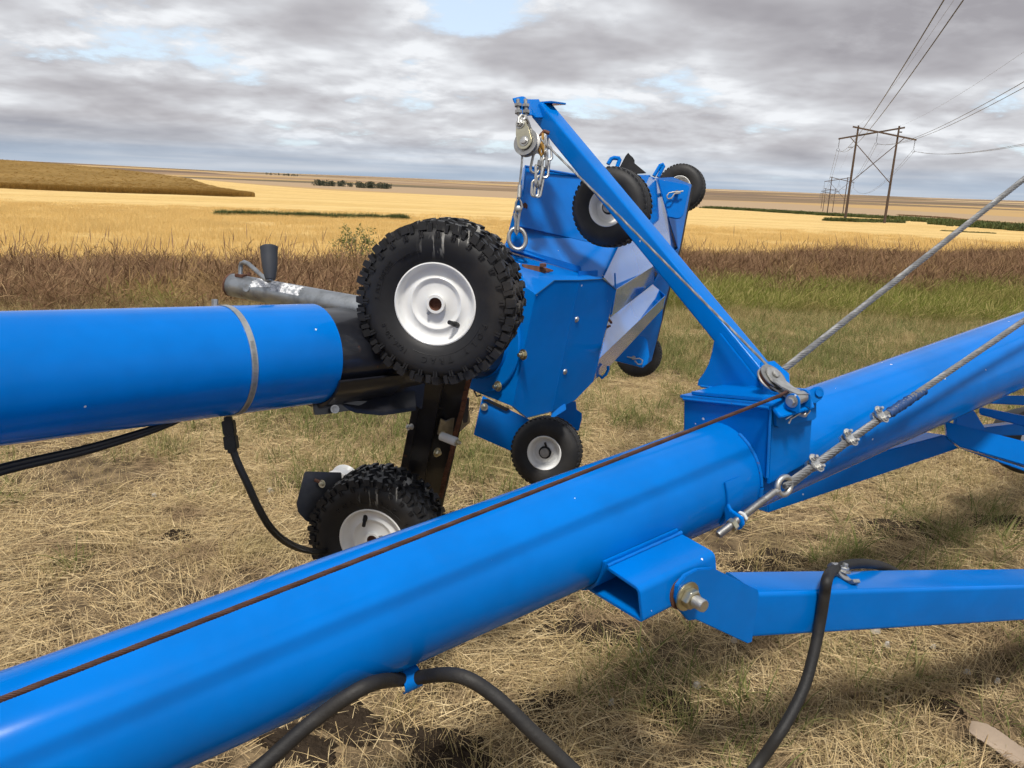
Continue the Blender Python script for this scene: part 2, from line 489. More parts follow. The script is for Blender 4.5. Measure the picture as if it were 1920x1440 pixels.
def ground_material():
    m, t, b = shader('ground_soil_and_fields')
    g = t.new('ShaderNodeNewGeometry'); pos = g.outputs['Position']
    sx = t.new('ShaderNodeSeparateXYZ'); t.link(pos, sx.inputs[0]); X, Y, Z = sx.outputs
    ln = t.new('ShaderNodeVectorMath', operation='LENGTH'); t.link(pos, ln.inputs[0]); R = ln.outputs['Value']
    n_s = t.noise(pos, 9.0, 4, 0.65); n_m = t.noise(pos, 1.3, 3, 0.6); n_l = t.noise(pos, 0.05, 3, 0.6)
    soil = t.mix(t.smooth(n_s, 0.34, 0.66), (0.075, 0.054, 0.034), (0.24, 0.175, 0.10))
    soil = t.mix(t.smooth(t.noise(t.mapping(pos, loc=(4, 9, 0)), 0.9, 4, 0.65), 0.60, 0.66), soil, (0.020, 0.015, 0.011))
    ditch = t.mix(n_m, (0.075, 0.055, 0.034), (0.10, 0.085, 0.035))
    # stubble: drill rows, combine passes, paler chaff
    rows = t.noise(t.mapping(pos, rot=(0, 0, rad(9)), scale=(0.35, 3.2, 0.2)), 1.0, 3, 0.65)
    passes = t.noise(t.mapping(pos, rot=(0, 0, rad(-14)), scale=(0.012, 0.13, 0.05)), 1.0, 3, 0.55)
    spk = t.noise(t.mapping(pos, scale=(1, .35, 1)), 2.6, 4, 0.75)
    gold = t.mix(t.smooth(rows, 0.35, 0.66), (0.50, 0.325, 0.115), (0.72, 0.515, 0.205))
    gold = t.mix(t.math('MULTIPLY', t.smooth(passes, 0.40, 0.64), 0.55), gold, (0.76, 0.57, 0.27))
    gold = t.mix(t.math('MULTIPLY', t.smooth(spk, 0.52, 0.70), 0.55), gold, (0.45, 0.29, 0.105))
    gold = t.mix(t.math('MULTIPLY', t.smooth(n_l, 0.5, 0.7), 0.30), gold, (0.54, 0.36, 0.14))
    # far quarter-sections, each field its own colour
    vo = t.new('ShaderNodeTexVoronoi'); vo.inputs['Scale'].default_value = 1.0; vo.inputs['Randomness'].default_value = 0.85
    mp = t.mapping(pos, rot=(0, 0, rad(-6)), loc=(2.35, .55, 0), scale=(1 / 1100.0, 1 / 520.0, 0))
    t.link(mp, vo.inputs['Vector'])
    sc = t.new('ShaderNodeSeparateColor'); t.link(vo.outputs['Color'], sc.inputs[0])
    fld = t.ramp(sc.outputs[0], [(0.0, (0.20, 0.140, 0.085)), (0.22, (0.47, 0.31, 0.13)), (0.40, (0.15, 0.105, 0.075)),
                                 (0.55, (0.40, 0.29, 0.18)), (0.70, (0.29, 0.20, 0.125)), (0.84, (0.50, 0.37, 0.20)), (0.93, (0.12, 0.10, 0.06))], 'CONSTANT')
    fld = t.mix(t.math('MULTIPLY', t.noise(t.mapping(pos, scale=(.004, .02, 1)), 1.0, 5), 0.35), fld, (0.30, 0.21, 0.13))
    wob = t.math('ADD', Y, t.math('MULTIPLY', t.math('SUBTRACT', n_m, 0.5), 3.0))
    c = t.mix(t.smooth(wob, 9.5, 12.5), soil, ditch)
    c = t.mix(t.smooth(t.math('SUBTRACT', wob, t.math('MULTIPLY', X, 0.72)), 21.0, 22.4), c, gold)
    edge = t.math('ADD', R, t.math('MULTIPLY', X, 0.55))
    c = t.mix(t.smooth(edge, 455.0, 470.0), c, fld)
    t.link(c, b.inputs['Base Color'])
    b.inputs['Roughness'].default_value = 0.95; b.inputs['Specular IOR Level'].default_value = 0.1
    bump(t, b, n_s, 1.0, 0.05)
ground_material()

def build_ground():
    rings = np.concatenate([[0.0], np.geomspace(0.7, 14000, 120)])
    ang = np.concatenate([np.linspace(rad(35), rad(145), 200), np.linspace(rad(145), rad(395), 60)[1:-1]])
    n = len(ang); V = [(0, 0, hz(0, 0))]; Fc = []
    for r in rings[1:]:
        x, y = r * np.cos(ang), r * np.sin(ang); z = height(x, y)
        V += list(zip(x.tolist(), y.tolist(), z.tolist()))
    for k in range(n): Fc.append((0, 1 + k, 1 + (k + 1) % n))
    for i in range(len(rings) - 2):
        a, b = 1 + i * n, 1 + (i + 1) * n
        for k in range(n):
            k2 = (k + 1) % n; Fc.append((a + k, b + k, b + k2, a + k2))
    me = bpy.data.meshes.new('ground'); me.from_pydata(V, [], Fc)
    me.polygons.foreach_set('use_smooth', [True] * len(me.polygons))
    me.materials.append(MATS['ground_soil_and_fields'])
    o = bpy.data.objects.new('ground', me); COL.objects.link(o); o['kind'] = 'structure'
    o['label'] = 'dry mown verge running out into golden stubble fields to the horizon'
build_ground()

# ------------------------------------------------------------------ grasses
def leaf_material(name, cols, trans=0.25, patch=None, scale=0.6, patch2=None):
    """cols: ramp over a per-blade random tint; patch: a second colour in drifts"""
    m = bpy.data.materials.new(name); m.use_nodes = True; t = NT(m.node_tree); t.n.clear(); MATS[name] = m
    out = t.new('ShaderNodeOutputMaterial')
    at = t.new('ShaderNodeAttribute', attribute_name='tint')
    oi = t.new('ShaderNodeObjectInfo')
    f = t.math('FRACT', t.math('ADD', at.outputs['Fac'], t.math('MULTIPLY', oi.outputs['Random'], 0.35)))
    c = t.ramp(f, [(i / max(1, len(cols) - 1), k) for i, k in enumerate(cols)])
    g = t.new('ShaderNodeNewGeometry')
    if patch:
        n = t.noise(g.outputs['Position'], scale, 4, 0.6)
        c = t.mix(t.smooth(n, patch[1], patch[2]), c, patch[0])
    if patch2:
        n = t.noise(t.mapping(g.outputs['Position'], loc=(13, 7, 0)), patch2[3], 3, 0.6)
        c = t.mix(t.math('MULTIPLY', t.smooth(n, patch2[1], patch2[2]), patch2[4]), c, patch2[0])
    df = t.new('ShaderNodeBsdfDiffuse'); tr = t.new('ShaderNodeBsdfTranslucent'); mx = t.new('ShaderNodeMixShader')
    t.link(c, df.inputs[0]); t.link(c, tr.inputs[0]); mx.inputs[0].default_value = trans
    t.link(df.outputs[0], mx.inputs[1]); t.link(tr.outputs[0], mx.inputs[2]); t.link(mx.outputs[0], out.inputs[0])
    return m

def blades(n, length, width, lean, spread, seg=3, curl=0.6, head=0.0, z0=(0, 0), twist=True, heading=None, square=False):
    """one clump: n tapered ribbons. lean: (min,max) angle from upright in degrees"""
    V = []; Fc = []; T = []
    for i in range(n):
        L = rng.uniform(*length); w = rng.uniform(*width); az = rng.uniform(0, 2 * math.pi) if heading is None else rng.normal(*heading)
        th = rad(rng.uniform(*lean)); k = rng.uniform(.2, 1) * curl
        if square: bx, by = rng.uniform(-spread, spread, 2)
        else:
            rr = spread * math.sqrt(rng.uniform(0, 1)); q = rng.uniform(0, 2 * math.pi); bx, by = rr * math.cos(q), rr * math.sin(q)
        p = np.array([bx, by, rng.uniform(*z0)]); dh = np.array([math.cos(az), math.sin(az), 0])
        side = np.array([-math.sin(az), math.cos(az), 0]); tw = rng.uniform(-.8, .8) if twist else 0
        side = side * math.cos(tw) + np.array([0, 0, 1]) * math.sin(tw)
        base = len(V); tint = rng.uniform(0, 1)
        for s in range(seg + 1):
            f = s / seg
            ww = w * (1 - f) ** .6 if not head else (w * .45 if f < .72 else w * head)
            if s == seg: ww = w * .15
            V.append(p - side * ww / 2); V.append(p + side * ww / 2); T += [tint, tint]
            p = p + (dh * math.sin(th) + np.array([0, 0, math.cos(th)])) * (L / seg)
            th = th + k / seg
        for s in range(seg):
            a = base + 2 * s; Fc.append((a, a + 1, a + 3, a + 2))
    return np.array(V), Fc, T

SRC = bpy.data.collections.new('clump_sources')          # not linked to the scene: only instanced from
def clump(name, mat, parts):
    V = []; Fc = []; T = []
    for v, f, t in parts:
        k = len(V); V += [tuple(p) for p in v]; Fc += [tuple(i + k for i in q) for q in f]; T += list(t)
    me = bpy.data.meshes.new(name); me.from_pydata(V, [], Fc)
    a = me.attributes.new('tint', 'FLOAT', 'POINT'); a.data.foreach_set('value', np.array(T, dtype=np.float32))
    me.materials.append(MATS[mat])
    return bpy.data.objects.new(name, me)

def scatter(name, pts, rot, scl, sources, label, cat):
    N = len(pts)
    col = bpy.data.collections.new(name + '_clumps')
    for s in sources: col.objects.link(s)
    me = bpy.data.meshes.new(name); me.from_pydata([tuple(map(float, p)) for p in pts], [], [])
    a = me.attributes.new('rot', 'FLOAT_VECTOR', 'POINT'); a.data.foreach_set('vector', np.asarray(rot, dtype=np.float32).ravel())
    a = me.attributes.new('scl', 'FLOAT', 'POINT'); a.data.foreach_set('value', np.asarray(scl, dtype=np.float32))
    a = me.attributes.new('idx', 'INT', 'POINT'); a.data.foreach_set('value', rng.integers(0, len(sources), N).astype(np.int32))
    o = bpy.data.objects.new(name, me); COL.objects.link(o)
    ng = bpy.data.node_groups.new(name + '_scatter', 'GeometryNodeTree')
    ng.interface.new_socket('Geometry', in_out='INPUT', socket_type='NodeSocketGeometry')
    ng.interface.new_socket('Geometry', in_out='OUTPUT', socket_type='NodeSocketGeometry')
    nd = ng.nodes; lk = ng.links
    gi = nd.new('NodeGroupInput'); go = nd.new('NodeGroupOutput'); ci = nd.new('GeometryNodeCollectionInfo'); ip = nd.new('GeometryNodeInstanceOnPoints')
    ci.inputs[0].default_value = col; ci.inputs[1].default_value = True; ci.inputs[2].default_value = True
    def attr(nm, ty):
        k = nd.new('GeometryNodeInputNamedAttribute'); k.data_type = ty; k.inputs[0].default_value = nm
        return k.outputs['Attribute']
    e2r = nd.new('FunctionNodeEulerToRotation')
    lk.new(attr('rot', 'FLOAT_VECTOR'), e2r.inputs[0])
    lk.new(gi.outputs[0], ip.inputs['Points']); lk.new(ci.outputs[0], ip.inputs['Instance'])
    ip.inputs['Pick Instance'].default_value = True
    lk.new(attr('idx', 'INT'), ip.inputs['Instance Index']); lk.new(e2r.outputs[0], ip.inputs['Rotation']); lk.new(attr('scl', 'FLOAT'), ip.inputs['Scale'])
    lk.new(ip.outputs[0], go.inputs[0])
    md = o.modifiers.new('scatter', 'NODES'); md.node_group = ng
    tag(o, label, cat, kind='stuff')
    return o

def field_points(n, y0, y1, slope=0.74, pad=2.0, power=1.0):
    """points over the wedge of ground in front of the camera"""
    y = y0 + (y1 - y0) * rng.uniform(0, 1, int(n * 1.6)) ** power
    x = rng.uniform(-1, 1, len(y)) * (slope * y1 + pad)
    k = np.abs(x) < slope * y + pad
    x, y = x[k][:n], y[k][:n]
    return x, y
def vnoise(x, y, s, seed=0):
    return (np.sin(x * s + 1.3 + seed) * np.cos(y * s * 1.1 + .7 * seed) + np.sin(x * s * 2.3 + y * s * 1.7 + seed * 2) * .6 + np.sin(y * s * 3.9 - x * s * 3.1 + seed) * .4) / 2.0

STRAW = [(0.26, 0.18, 0.095), (0.58, 0.43, 0.225), (0.74, 0.575, 0.315), (0.44, 0.315, 0.165), (0.82, 0.66, 0.39), (0.34, 0.24, 0.13)]
leaf_material('straw', STRAW, 0.12, ((0.31, 0.22, 0.13), 0.53, 0.66), 2.1, ((0.28, 0.26, 0.11), 0.56, 0.70, .9, .6))
leaf_material('short_green', [(0.12, 0.155, 0.045), (0.18, 0.205, 0.068), (0.28, 0.27, 0.11), (0.44, 0.37, 0.19)], 0.35)
leaf_material('dry_upright', [(0.46, 0.345, 0.165), (0.62, 0.48, 0.255), (0.39, 0.305, 0.14), (0.33, 0.28, 0.12)], 0.3)
leaf_material('ditch_brown', [(0.14, 0.080, 0.048), (0.22, 0.128, 0.075), (0.31, 0.195, 0.11), (0.17, 0.105, 0.064), (0.50, 0.35, 0.19)], 0.25, ((0.34, 0.23, 0.10), 0.52, 0.66), 0.35, ((0.15, 0.085, 0.055), 0.48, 0.62, 1.1, .6))
leaf_material('ditch_green', [(0.145, 0.175, 0.034), (0.20, 0.22, 0.050), (0.29, 0.28, 0.085), (0.48, 0.38, 0.17)], 0.35, ((0.36, 0.27, 0.115), 0.54, 0.70), 0.30)
leaf_material('stubble_straw', [(0.54, 0.35, 0.12), (0.72, 0.50, 0.20), (0.82, 0.61, 0.28), (0.60, 0.40, 0.15)], 0.15)
leaf_material('ripe_wheat', [(0.25, 0.145, 0.040), (0.33, 0.20, 0.06), (0.40, 0.25, 0.085)], 0.2)
leaf_material('weed_leaf', [(0.075, 0.10, 0.038), (0.11, 0.135, 0.050), (0.16, 0.165, 0.07)], 0.25)
leaf_material('tree_leaf', [(0.055, 0.065, 0.048), (0.075, 0.085, 0.060), (0.095, 0.10, 0.075)], 0.2)

def far_edge(x): return 21.8 + .72 * x + .8 * np.sin(x * .55 + .6)          # the ditch runs off obliquely to the right
def near_edge(x): return 10.6 + np.clip(x * .45, -3.0, .8)

def mown_verge():
    src = []
    for i in range(7):                      # matted straw: stems lying every way, in 0.5 m mats
        src.append(clump('straw_mat', 'straw', [
            blades(430, (.03, .13), (.0013, .0030), (66, 98), .30, 3, .5, 0, (.001, .035), square=True),
            blades(110, (.03, .085), (.0015, .003), (15, 70), .30, 3, 1.0, 0, (0, .015), square=True)]))
    for i in range(3):                      # swaths combed one way
        src.append(clump('straw_swath', 'straw', [
            blades(300, (.08, .24), (.0013, .0030), (80, 95), .26, 3, .2, 0, (.002, .04), square=True, heading=(0, .25)),
            blades(70, (.04, .10), (.0015, .003), (40, 75), .30, 3, .9, 0, (0, .02), square=True)]))
    x, y = field_points(950, 1.2, 6.5, .78, 1.0)
    x2, y2 = field_points(900, 6.0, 11.5, .78, 1.0)
    x, y = np.r_[x, x2], np.r_[y, y2]
    bare = vnoise(x, y, 1.9, 2) + .45 * vnoise(x, y, 5.1, 4)
    k = bare < .40 + rng.normal(0, .12, len(bare))
    x, y = x[k], y[k]
    rot = np.c_[rng.normal(0, .05, len(x)), rng.normal(0, .05, len(x)), rng.uniform(0, 6.28, len(x))]
    scatter('mown_straw', np.c_[x, y, height(x, y) - .004], rot, rng.uniform(.8, 1.2, len(x)), src,
            'matted dry straw lying over the mown verge', 'straw')
    up = [clump('dry_tuft', 'dry_upright', [blades(38, (.05, .15), (.0016, .0032), (5, 60), .08, 3, 1.0)]) for i in range(4)]
    up += [clump('sparse_stem', 'dry_upright', [blades(9, (.08, .26), (.0014, .0024), (5, 55), .10, 3, .7)]) for i in range(3)]
    x, y = field_points(8500, 1.3, 12.5, .78, 1.0, .8)
    k = vnoise(x, y, 1.3, 5) + np.clip((y - 4) * .15, 0, .8) > -.25
    x, y = x[k], y[k]
    scatter('dry_tufts', np.c_[x, y, height(x, y)], np.c_[np.zeros((len(x), 2)), rng.uniform(0, 6.28, len(x))], rng.uniform(.6, 1.2, len(x)), up,
            'short dry grass tufts standing in the mown verge', 'grass')
    gr = [clump('green_tuft', 'short_green', [blades(44, (.06, .17), (.0024, .0048), (5, 65), .10, 3, 1.2)]) for i in range(4)]
    gr += [clump('green_weed', 'short_green', [blades(11, (.09, .20), (.005, .010), (20, 65), .03, 3, 1.1)]) for i in range(2)]
    x, y = field_points(16000, 1.3, 13.0, .78, 1.0, .80)
    dens = vnoise(x, y, 1.05, 1) + .5 * vnoise(x, y, 2.9, 3) + .3 * vnoise(x, y, 7.0, 9) + np.clip((y - 3.0) * .12, 0, .6) + np.clip(x * .07, -.4, .3)
    k = dens + rng.normal(0, .25, len(x)) > .38
    x, y = x[k], y[k]
    scatter('green_tufts', np.c_[x, y, height(x, y) + .015], np.c_[np.zeros((len(x), 2)), rng.uniform(0, 6.28, len(x))], rng.uniform(.6, 1.2, len(x)), gr,
            'green grass tufts regrowing through the mown verge', 'grass')

def ditch():
    br = [clump('brome_clump', 'ditch_brown', [
        blades(46, (.20, .44), (.0028, .005), (5, 58), .22, 4, 1.7, 2.4), blades(60, (.12, .34), (.003, .006), (15, 75), .25, 3, 1.6), blades(2, (.4, .75), (.0025, .004), (2, 35), .2, 5, 1.0, 3.2)]) for i in range(7)]
    n = 36000
    x = rng.uniform(-16, 42, n); y = rng.uniform(8.5, 52, n)
    fe, ne = far_edge(x), near_edge(x)
    f = (y - ne) / np.maximum(fe - ne, .5)
    k = (y < fe + .5 * vnoise(x, y, .9, 6)) & (np.abs(x) < .82 * y + 2) & (f > np.where(x < 1, -.2, .34) + .20 * vnoise(x, y, .5, 3)) & (f < 1.1)
    k &= (y - ne) > -.2
    x, y = x[k], y[k]
    lean = rng.normal(.14, .12, len(x))
    scatter('ditch_grass', np.c_[x, y, height(x, y)], np.c_[lean * .4, lean, rng.uniform(-.6, .6, len(x))], rng.uniform(.85, 1.35, len(x)) * np.where(x > 2, 1.12, 1.0) * (1 + .35 * vnoise(x, y, 1.1, 21)), br,
            'tall reddish brown grass gone to seed along the field edge', 'grass')
    gn = [clump('lush_clump', 'ditch_green', [
        blades(80, (.18, .42), (.0022, .0045), (5, 58), .19, 4, 1.7), blades(26, (.28, .52), (.0022, .004), (5, 45), .18, 4, 1.4, 2.8)]) for i in range(5)]
    n = 20000
    x = rng.uniform(-14, 22, n); y = rng.uniform(6.8, 24, n)
    fe, ne = far_edge(x), near_edge(x)
    f = (y - ne) / np.maximum(fe - ne, .5)
    k = (np.abs(x) < .82 * y + 2) & (y > ne + .5 * vnoise(x, y, .8, 8)) & (f < np.where(x < 1, .02, .46) + .22 * vnoise(x, y, .45, 9)) & (vnoise(x, y, .9, 11) > -.55)
    x, y = x[k], y[k]
    lean = rng.normal(.28, .14, len(x))
    scatter('ditch_green_grass', np.c_[x, y, height(x, y)], np.c_[lean * .3, lean, rng.uniform(-.7, .7, len(x))], rng.uniform(.6, 1.1, len(x)), gn,
            'lush green grass filling the bottom of the ditch', 'grass')
    sh = [clump('edge_tuft', 'dry_upright', [blades(44, (.12, .30), (.003, .0055), (3, 50), .15, 3, 1.1)]) for i in range(4)]
    n = 5200
    y = rng.uniform(6.6, 13.0, n); x = rng.uniform(-1, 1, n) * (.80 * y + 2)
    k = rng.uniform(0, 1, n) < np.clip((y - near_edge(x) + 2.6) / 2.8, 0.04, 1)
    k &= y < near_edge(x) + 1.2
    x, y = x[k], y[k]
    scatter('verge_edge_grass', np.c_[x, y, height(x, y)], np.c_[np.zeros((len(x), 2)), rng.uniform(0, 6.28, len(x))], rng.uniform(.5, 1.05, len(x)), sh,
            'pale dry grass where the mown verge meets the ditch', 'grass')

def stubble():
    src = []
    for i in range(4):
        parts = []
        for row in np.arange(-.75, .76, .25):
            v, f, t = blades(26, (.12, .22), (.006, .012), (0, 22), .02, 1, 0)
            v = v.copy(); v[:, 1] += row; v[:, 0] += np.repeat(rng.uniform(-.8, .8, 26), 4)
            parts.append((v, f, t))
        parts.append(blades(40, (.15, .35), (.005, .010), (80, 92), .8, 1, .1, square=True, z0=(.0, .06)))
        src.append(clump('stubble_rows', 'stubble_straw', parts))
    x, y = field_points(6200, 13.5, 78, .76, 3.0, 1.0)
    k = (y > far_edge(x) + .2) & (rng.uniform(0, 1, len(y)) < np.clip((78 - y) / 42, 0, 1))
    x, y = x[k], y[k]
    rot = np.c_[np.zeros((len(x), 2)), rng.choice([0, math.pi], len(x)) + rad(9) + rng.normal(0, .03, len(x))]
    scatter('stubble', np.c_[x, y, height(x, y)], rot, rng.uniform(.85, 1.15, len(x)), src,
            'rows of cut golden stubble beyond the ditch', 'stubble')

mown_verge(); ditch(); stubble()

def standing_crop():
    """ripe crop still standing on the rise at the left: a dense canopy with ragged stalk ends and a cut front edge"""
    fr = [ground_at(px, py + 3) for px, py in ((-260, 338), (-120, 344), (0, 350), (110, 355), (220, 359), (330, 362), (436, 366))]
    bk = [Vector((q.x, q.y, 0)) for q in (Vector((-330, 330, 0)), Vector((-265, 330, 0)), Vector((-200, 320, 0)), Vector((-150, 300, 0)), Vector((-108, 260, 0)), Vector((-70, 190, 0)))]
    bk.append(fr[-1] + Vector((2.0, 6.0, 0)))
    NU, NVv = 110, 60
    def along(poly, f):
        s = f * (len(poly) - 1); i = min(int(s), len(poly) - 2); return poly[i].lerp(poly[i + 1], s - i)
    V = []; Fc = []
    for j in range(NVv + 1):
        for i in range(NU + 1):
            a = along(fr, i / NU); b = along(bk, i / NU); q = a.lerp(b, (j / NVv) ** 1.5)
            V.append((q.x, q.y, hz(q.x, q.y) + .72 + rng.normal(0, .035)))
    n1 = NU + 1
    for j in range(NVv):
        for i in range(NU): Fc.append((j * n1 + i, j * n1 + i + 1, (j + 1) * n1 + i + 1, (j + 1) * n1 + i))
    base = len(V)                                              # skirt all round
    loop = [i for i in range(n1)] + [j * n1 + NU for j in range(1, NVv + 1)] + [NVv * n1 + i for i in range(NU - 1, -1, -1)] + [j * n1 for j in range(NVv - 1, 0, -1)]
    for i in loop: V.append((V[i][0], V[i][1], V[i][2] - 1.1))
    for k in range(len(loop)):
        k2 = (k + 1) % len(loop); Fc.append((loop[k], base + k, base + k2, loop[k2]))
    m, t, b = shader('crop_canopy')
    g = t.new('ShaderNodeNewGeometry'); pos = g.outputs['Position']
    n1_ = t.noise(t.mapping(pos, scale=(1, .5, 1)), 1.6, 7, .7); n2_ = t.noise(pos, .05, 4, .6)
    c = t.mix(t.smooth(n1_, .34, .66), (0.165, 0.098, 0.028), (0.29, 0.180, 0.052))
    c = t.mix(t.math('MULTIPLY', t.smooth(n2_, .42, .66), .5), c, (0.33, 0.21, 0.07))
    t.link(c, b.inputs['Base Color']); b.inputs['Roughness'].default_value = .95; b.inputs['Specular IOR Level'].default_value = .1
    bump(t, b, n1_, 1.0, .15)
    me = bpy.data.meshes.new('standing_crop_canopy'); me.from_pydata(V, [], Fc); me.materials.append(m)
    o = bpy.data.objects.new('standing_crop', me); COL.objects.link(o)
    tag(o, 'uncut patch of ripe dark golden crop on the left rise', 'crop', kind='stuff')
    st = [clump('wheat_stand', 'ripe_wheat', [blades(60, (.72, 1.0), (.012, .02), (0, 14), .4, 4, .35, 2.2)]) for i in range(4)]
    pts = []
    for k in range(1500):
        q = along(fr, rng.uniform(0, 1)); d = (along(bk, .5) - q); d.z = 0; d.normalize(); q = q + d * (abs(rng.normal(0, 1.0)) - .3)
        pts.append((q.x, q.y, hz(q.x, q.y)))
    for k in range(5200):
        f = rng.uniform(0, 1); q = along(fr, f).lerp(along(bk, f), rng.uniform(0, 1) ** 1.5)
        pts.append((q.x, q.y, hz(q.x, q.y) - .05))
    pts = np.array(pts)
    scatter('standing_crop_stalks', pts, np.c_[np.zeros((len(pts), 2)), rng.uniform(0, 6.28, len(pts))], rng.uniform(.9, 1.1, len(pts)), st,
            'ripe crop stalks standing along the cut edge on the left', 'crop')
standing_crop()

def strip(name, label, pix, width, n, size, mat='weed_leaf', cat='weeds', h=(.2, .5)):
    """a strip of weeds along a line of picture points on the ground"""
    src = [clump(name + '_clump', mat, [blades(40, h, (.02 * size, .04 * size), (5, 60), .30, 3, 1.0)]) for i in range(3)]
    g = [ground_at(*q) for q in pix]; pts = []
    for k in range(n):
        s = rng.uniform(0, len(g) - 1); i = min(int(s), len(g) - 2); q = g[i].lerp(g[i + 1], s - i)
        t = (g[i + 1] - g[i]); t.z = 0; nrm = Vector((-t.y, t.x, 0)).normalized()
        wv = width * (.55 + .45 * math.sin(s * 5.3 + 1) * math.sin(s * 11.1))
        if width < 1 and math.sin(s * 7.7 + .5) * math.sin(s * 3.1) > .35 and rng.uniform() < .85: s = rng.uniform(0, .6)
        q = q + nrm * rng.normal(0, 1) * wv * .45
        pts.append((q.x, q.y, hz(q.x, q.y)))
    pts = np.array(pts)
    scatter(name, pts, np.c_[np.zeros((n, 2)), rng.uniform(0, 6.28, n)], rng.uniform(.6, 1.3, n) * size, src, label, cat)
strip('weed_strip', 'thin line of green weeds crossing the golden stubble', ((408, 403), (500, 405), (600, 408), (730, 411), (760, 412)), .8, 800, 1.0, h=(.15, .42))
strip('marsh_grass', 'dark green slough grass around the nearest power line pole feet', ((1335, 391), (1450, 398), (1560, 405), (1700, 412), (1800, 422), (1925, 434)), 9, 2600, 2.6, h=(.2, .5))
strip('pole_foot_weeds', 'dense green weeds growing at the feet of the nearest poles', ((1548, 414), (1600, 416), (1660, 417), (1692, 418)), 1.6, 700, 1.6, h=(.2, .45))
strip('brush_strip', 'brown brushy grass behind the green slough at far right', ((1690, 404), (1780, 410), (1920, 424)), 6, 900, 2.4, mat='ditch_brown', h=(.2, .45))
strip('right_weed_strip', 'short green weed line in the right hand stubble', ((1765, 433), (1820, 436), (1865, 438)), .5, 160, .9, h=(.1, .22))

def shrub():
    q = P(668, 466, 18.5); q = Vector((q.x, q.y, hz(q.x, q.y)))
    o = thing('shrub', 'small rounded green shrub at the stubble edge behind the tyre', 'shrub', q)
    m = MB()
    for i in range(9):
        a = i * 2.4; tip = q + Vector((math.cos(a) * .35, math.sin(a) * .3, .55 + .1 * (i % 3)))
        m.tube([q + Vector((math.cos(a) * .04, math.sin(a) * .04, 0)), q.lerp(tip, .5) + Vector((0, 0, .08)), tip], .012, 6, rr=[.014, .009, .004])
    m.build('stem', 'bark', o)
    V = []; Fc = []; T = []
    for i in range(1500):
        a, ph, rr = rng.uniform(0, 6.28), rng.uniform(0, 1), rng.uniform(.25, 1) ** .6
        wob = 1 + .22 * math.sin(a * 5) * math.cos(ph * 7)
        c = np.array([math.cos(a) * rr * .62 * wob * math.sqrt(1 - (ph * .9) ** 2), math.sin(a) * rr * .5 * wob, .10 + ph * .74 * (.8 + .2 * rr) * wob])
        u = rng.normal(0, 1, 3); u /= np.linalg.norm(u); w = np.cross(u, rng.normal(0, 1, 3)); w /= np.linalg.norm(w)
        k = len(V); s = rng.uniform(.02, .045)
        V += [tuple(c - u * s), tuple(c + w * s * .4), tuple(c + u * s), tuple(c - w * s * .4)]; Fc.append((k, k + 1, k + 2, k + 3)); T += [rng.uniform()] * 4
    me = bpy.data.meshes.new('foliage'); me.from_pydata(V, [], Fc)
    at = me.attributes.new('tint', 'FLOAT', 'POINT'); at.data.foreach_set('value', np.array(T, dtype=np.float32))
    me.materials.append(MATS['short_green'])
    f = bpy.data.objects.new('foliage', me); COL.objects.link(f); f.parent = o
shrub()

def tree_belt(name, label, px0, px1, py, dist, h, n):
    """far-off shelter belt: many small leaf-clump crowns that read as one mass"""
    V = []; Fc = []; T = []
    r0, r1 = ray(px0, py), ray(px1, py)
    for i in range(n):
        f = rng.uniform(0, 1); r = r0.lerp(r1, f); k0 = dist / math.hypot(r.x, r.y) * rng.uniform(.99, 1.02)
        bx, by = r.x * k0, r.y * k0; bz = hz(bx, by); H = h * rng.uniform(.6, 1.05) * (.7 + .3 * math.sin(f * 9 + 1) ** 2)
        for j in range(36):
            a = rng.uniform(0, 6.28); z = rng.uniform(.05, 1); rr = H * .42 * math.sqrt(max(0, 1 - (2 * z - 1) ** 2 * .8)) * rng.uniform(.4, 1)
            c = np.array([bx + math.cos(a) * rr, by + math.sin(a) * rr, bz + z * H]); s = H * .10
            u = rng.normal(0, 1, 3); u /= np.linalg.norm(u); w = np.cross(u, rng.normal(0, 1, 3)); w /= np.linalg.norm(w)
            k = len(V); V += [tuple(c - u * s), tuple(c + w * s), tuple(c + u * s), tuple(c - w * s)]; Fc.append((k, k + 1, k + 2, k + 3)); T += [rng.uniform()] * 4
    me = bpy.data.meshes.new(name); me.from_pydata(V, [], Fc)
    at = me.attributes.new('tint', 'FLOAT', 'POINT'); at.data.foreach_set('value', np.array(T, dtype=np.float32))
    me.materials.append(MATS['tree_leaf'])
    o = bpy.data.objects.new(name, me); COL.objects.link(o); tag(o, label, 'trees', kind='stuff')
tree_belt('tree_belt', 'larger dark tree belt far beyond the stubble, left of the tyre', 586, 660, 345, 1100, 9, 60)
tree_belt('tree_belt', 'long dark tree belt far away just above the tyre', 668, 732, 350, 1050, 9, 60)
tree_belt('tree_belt', 'tiny tree line on the far skyline left of the tyre', 498, 560, 331, 3200, 10, 40)

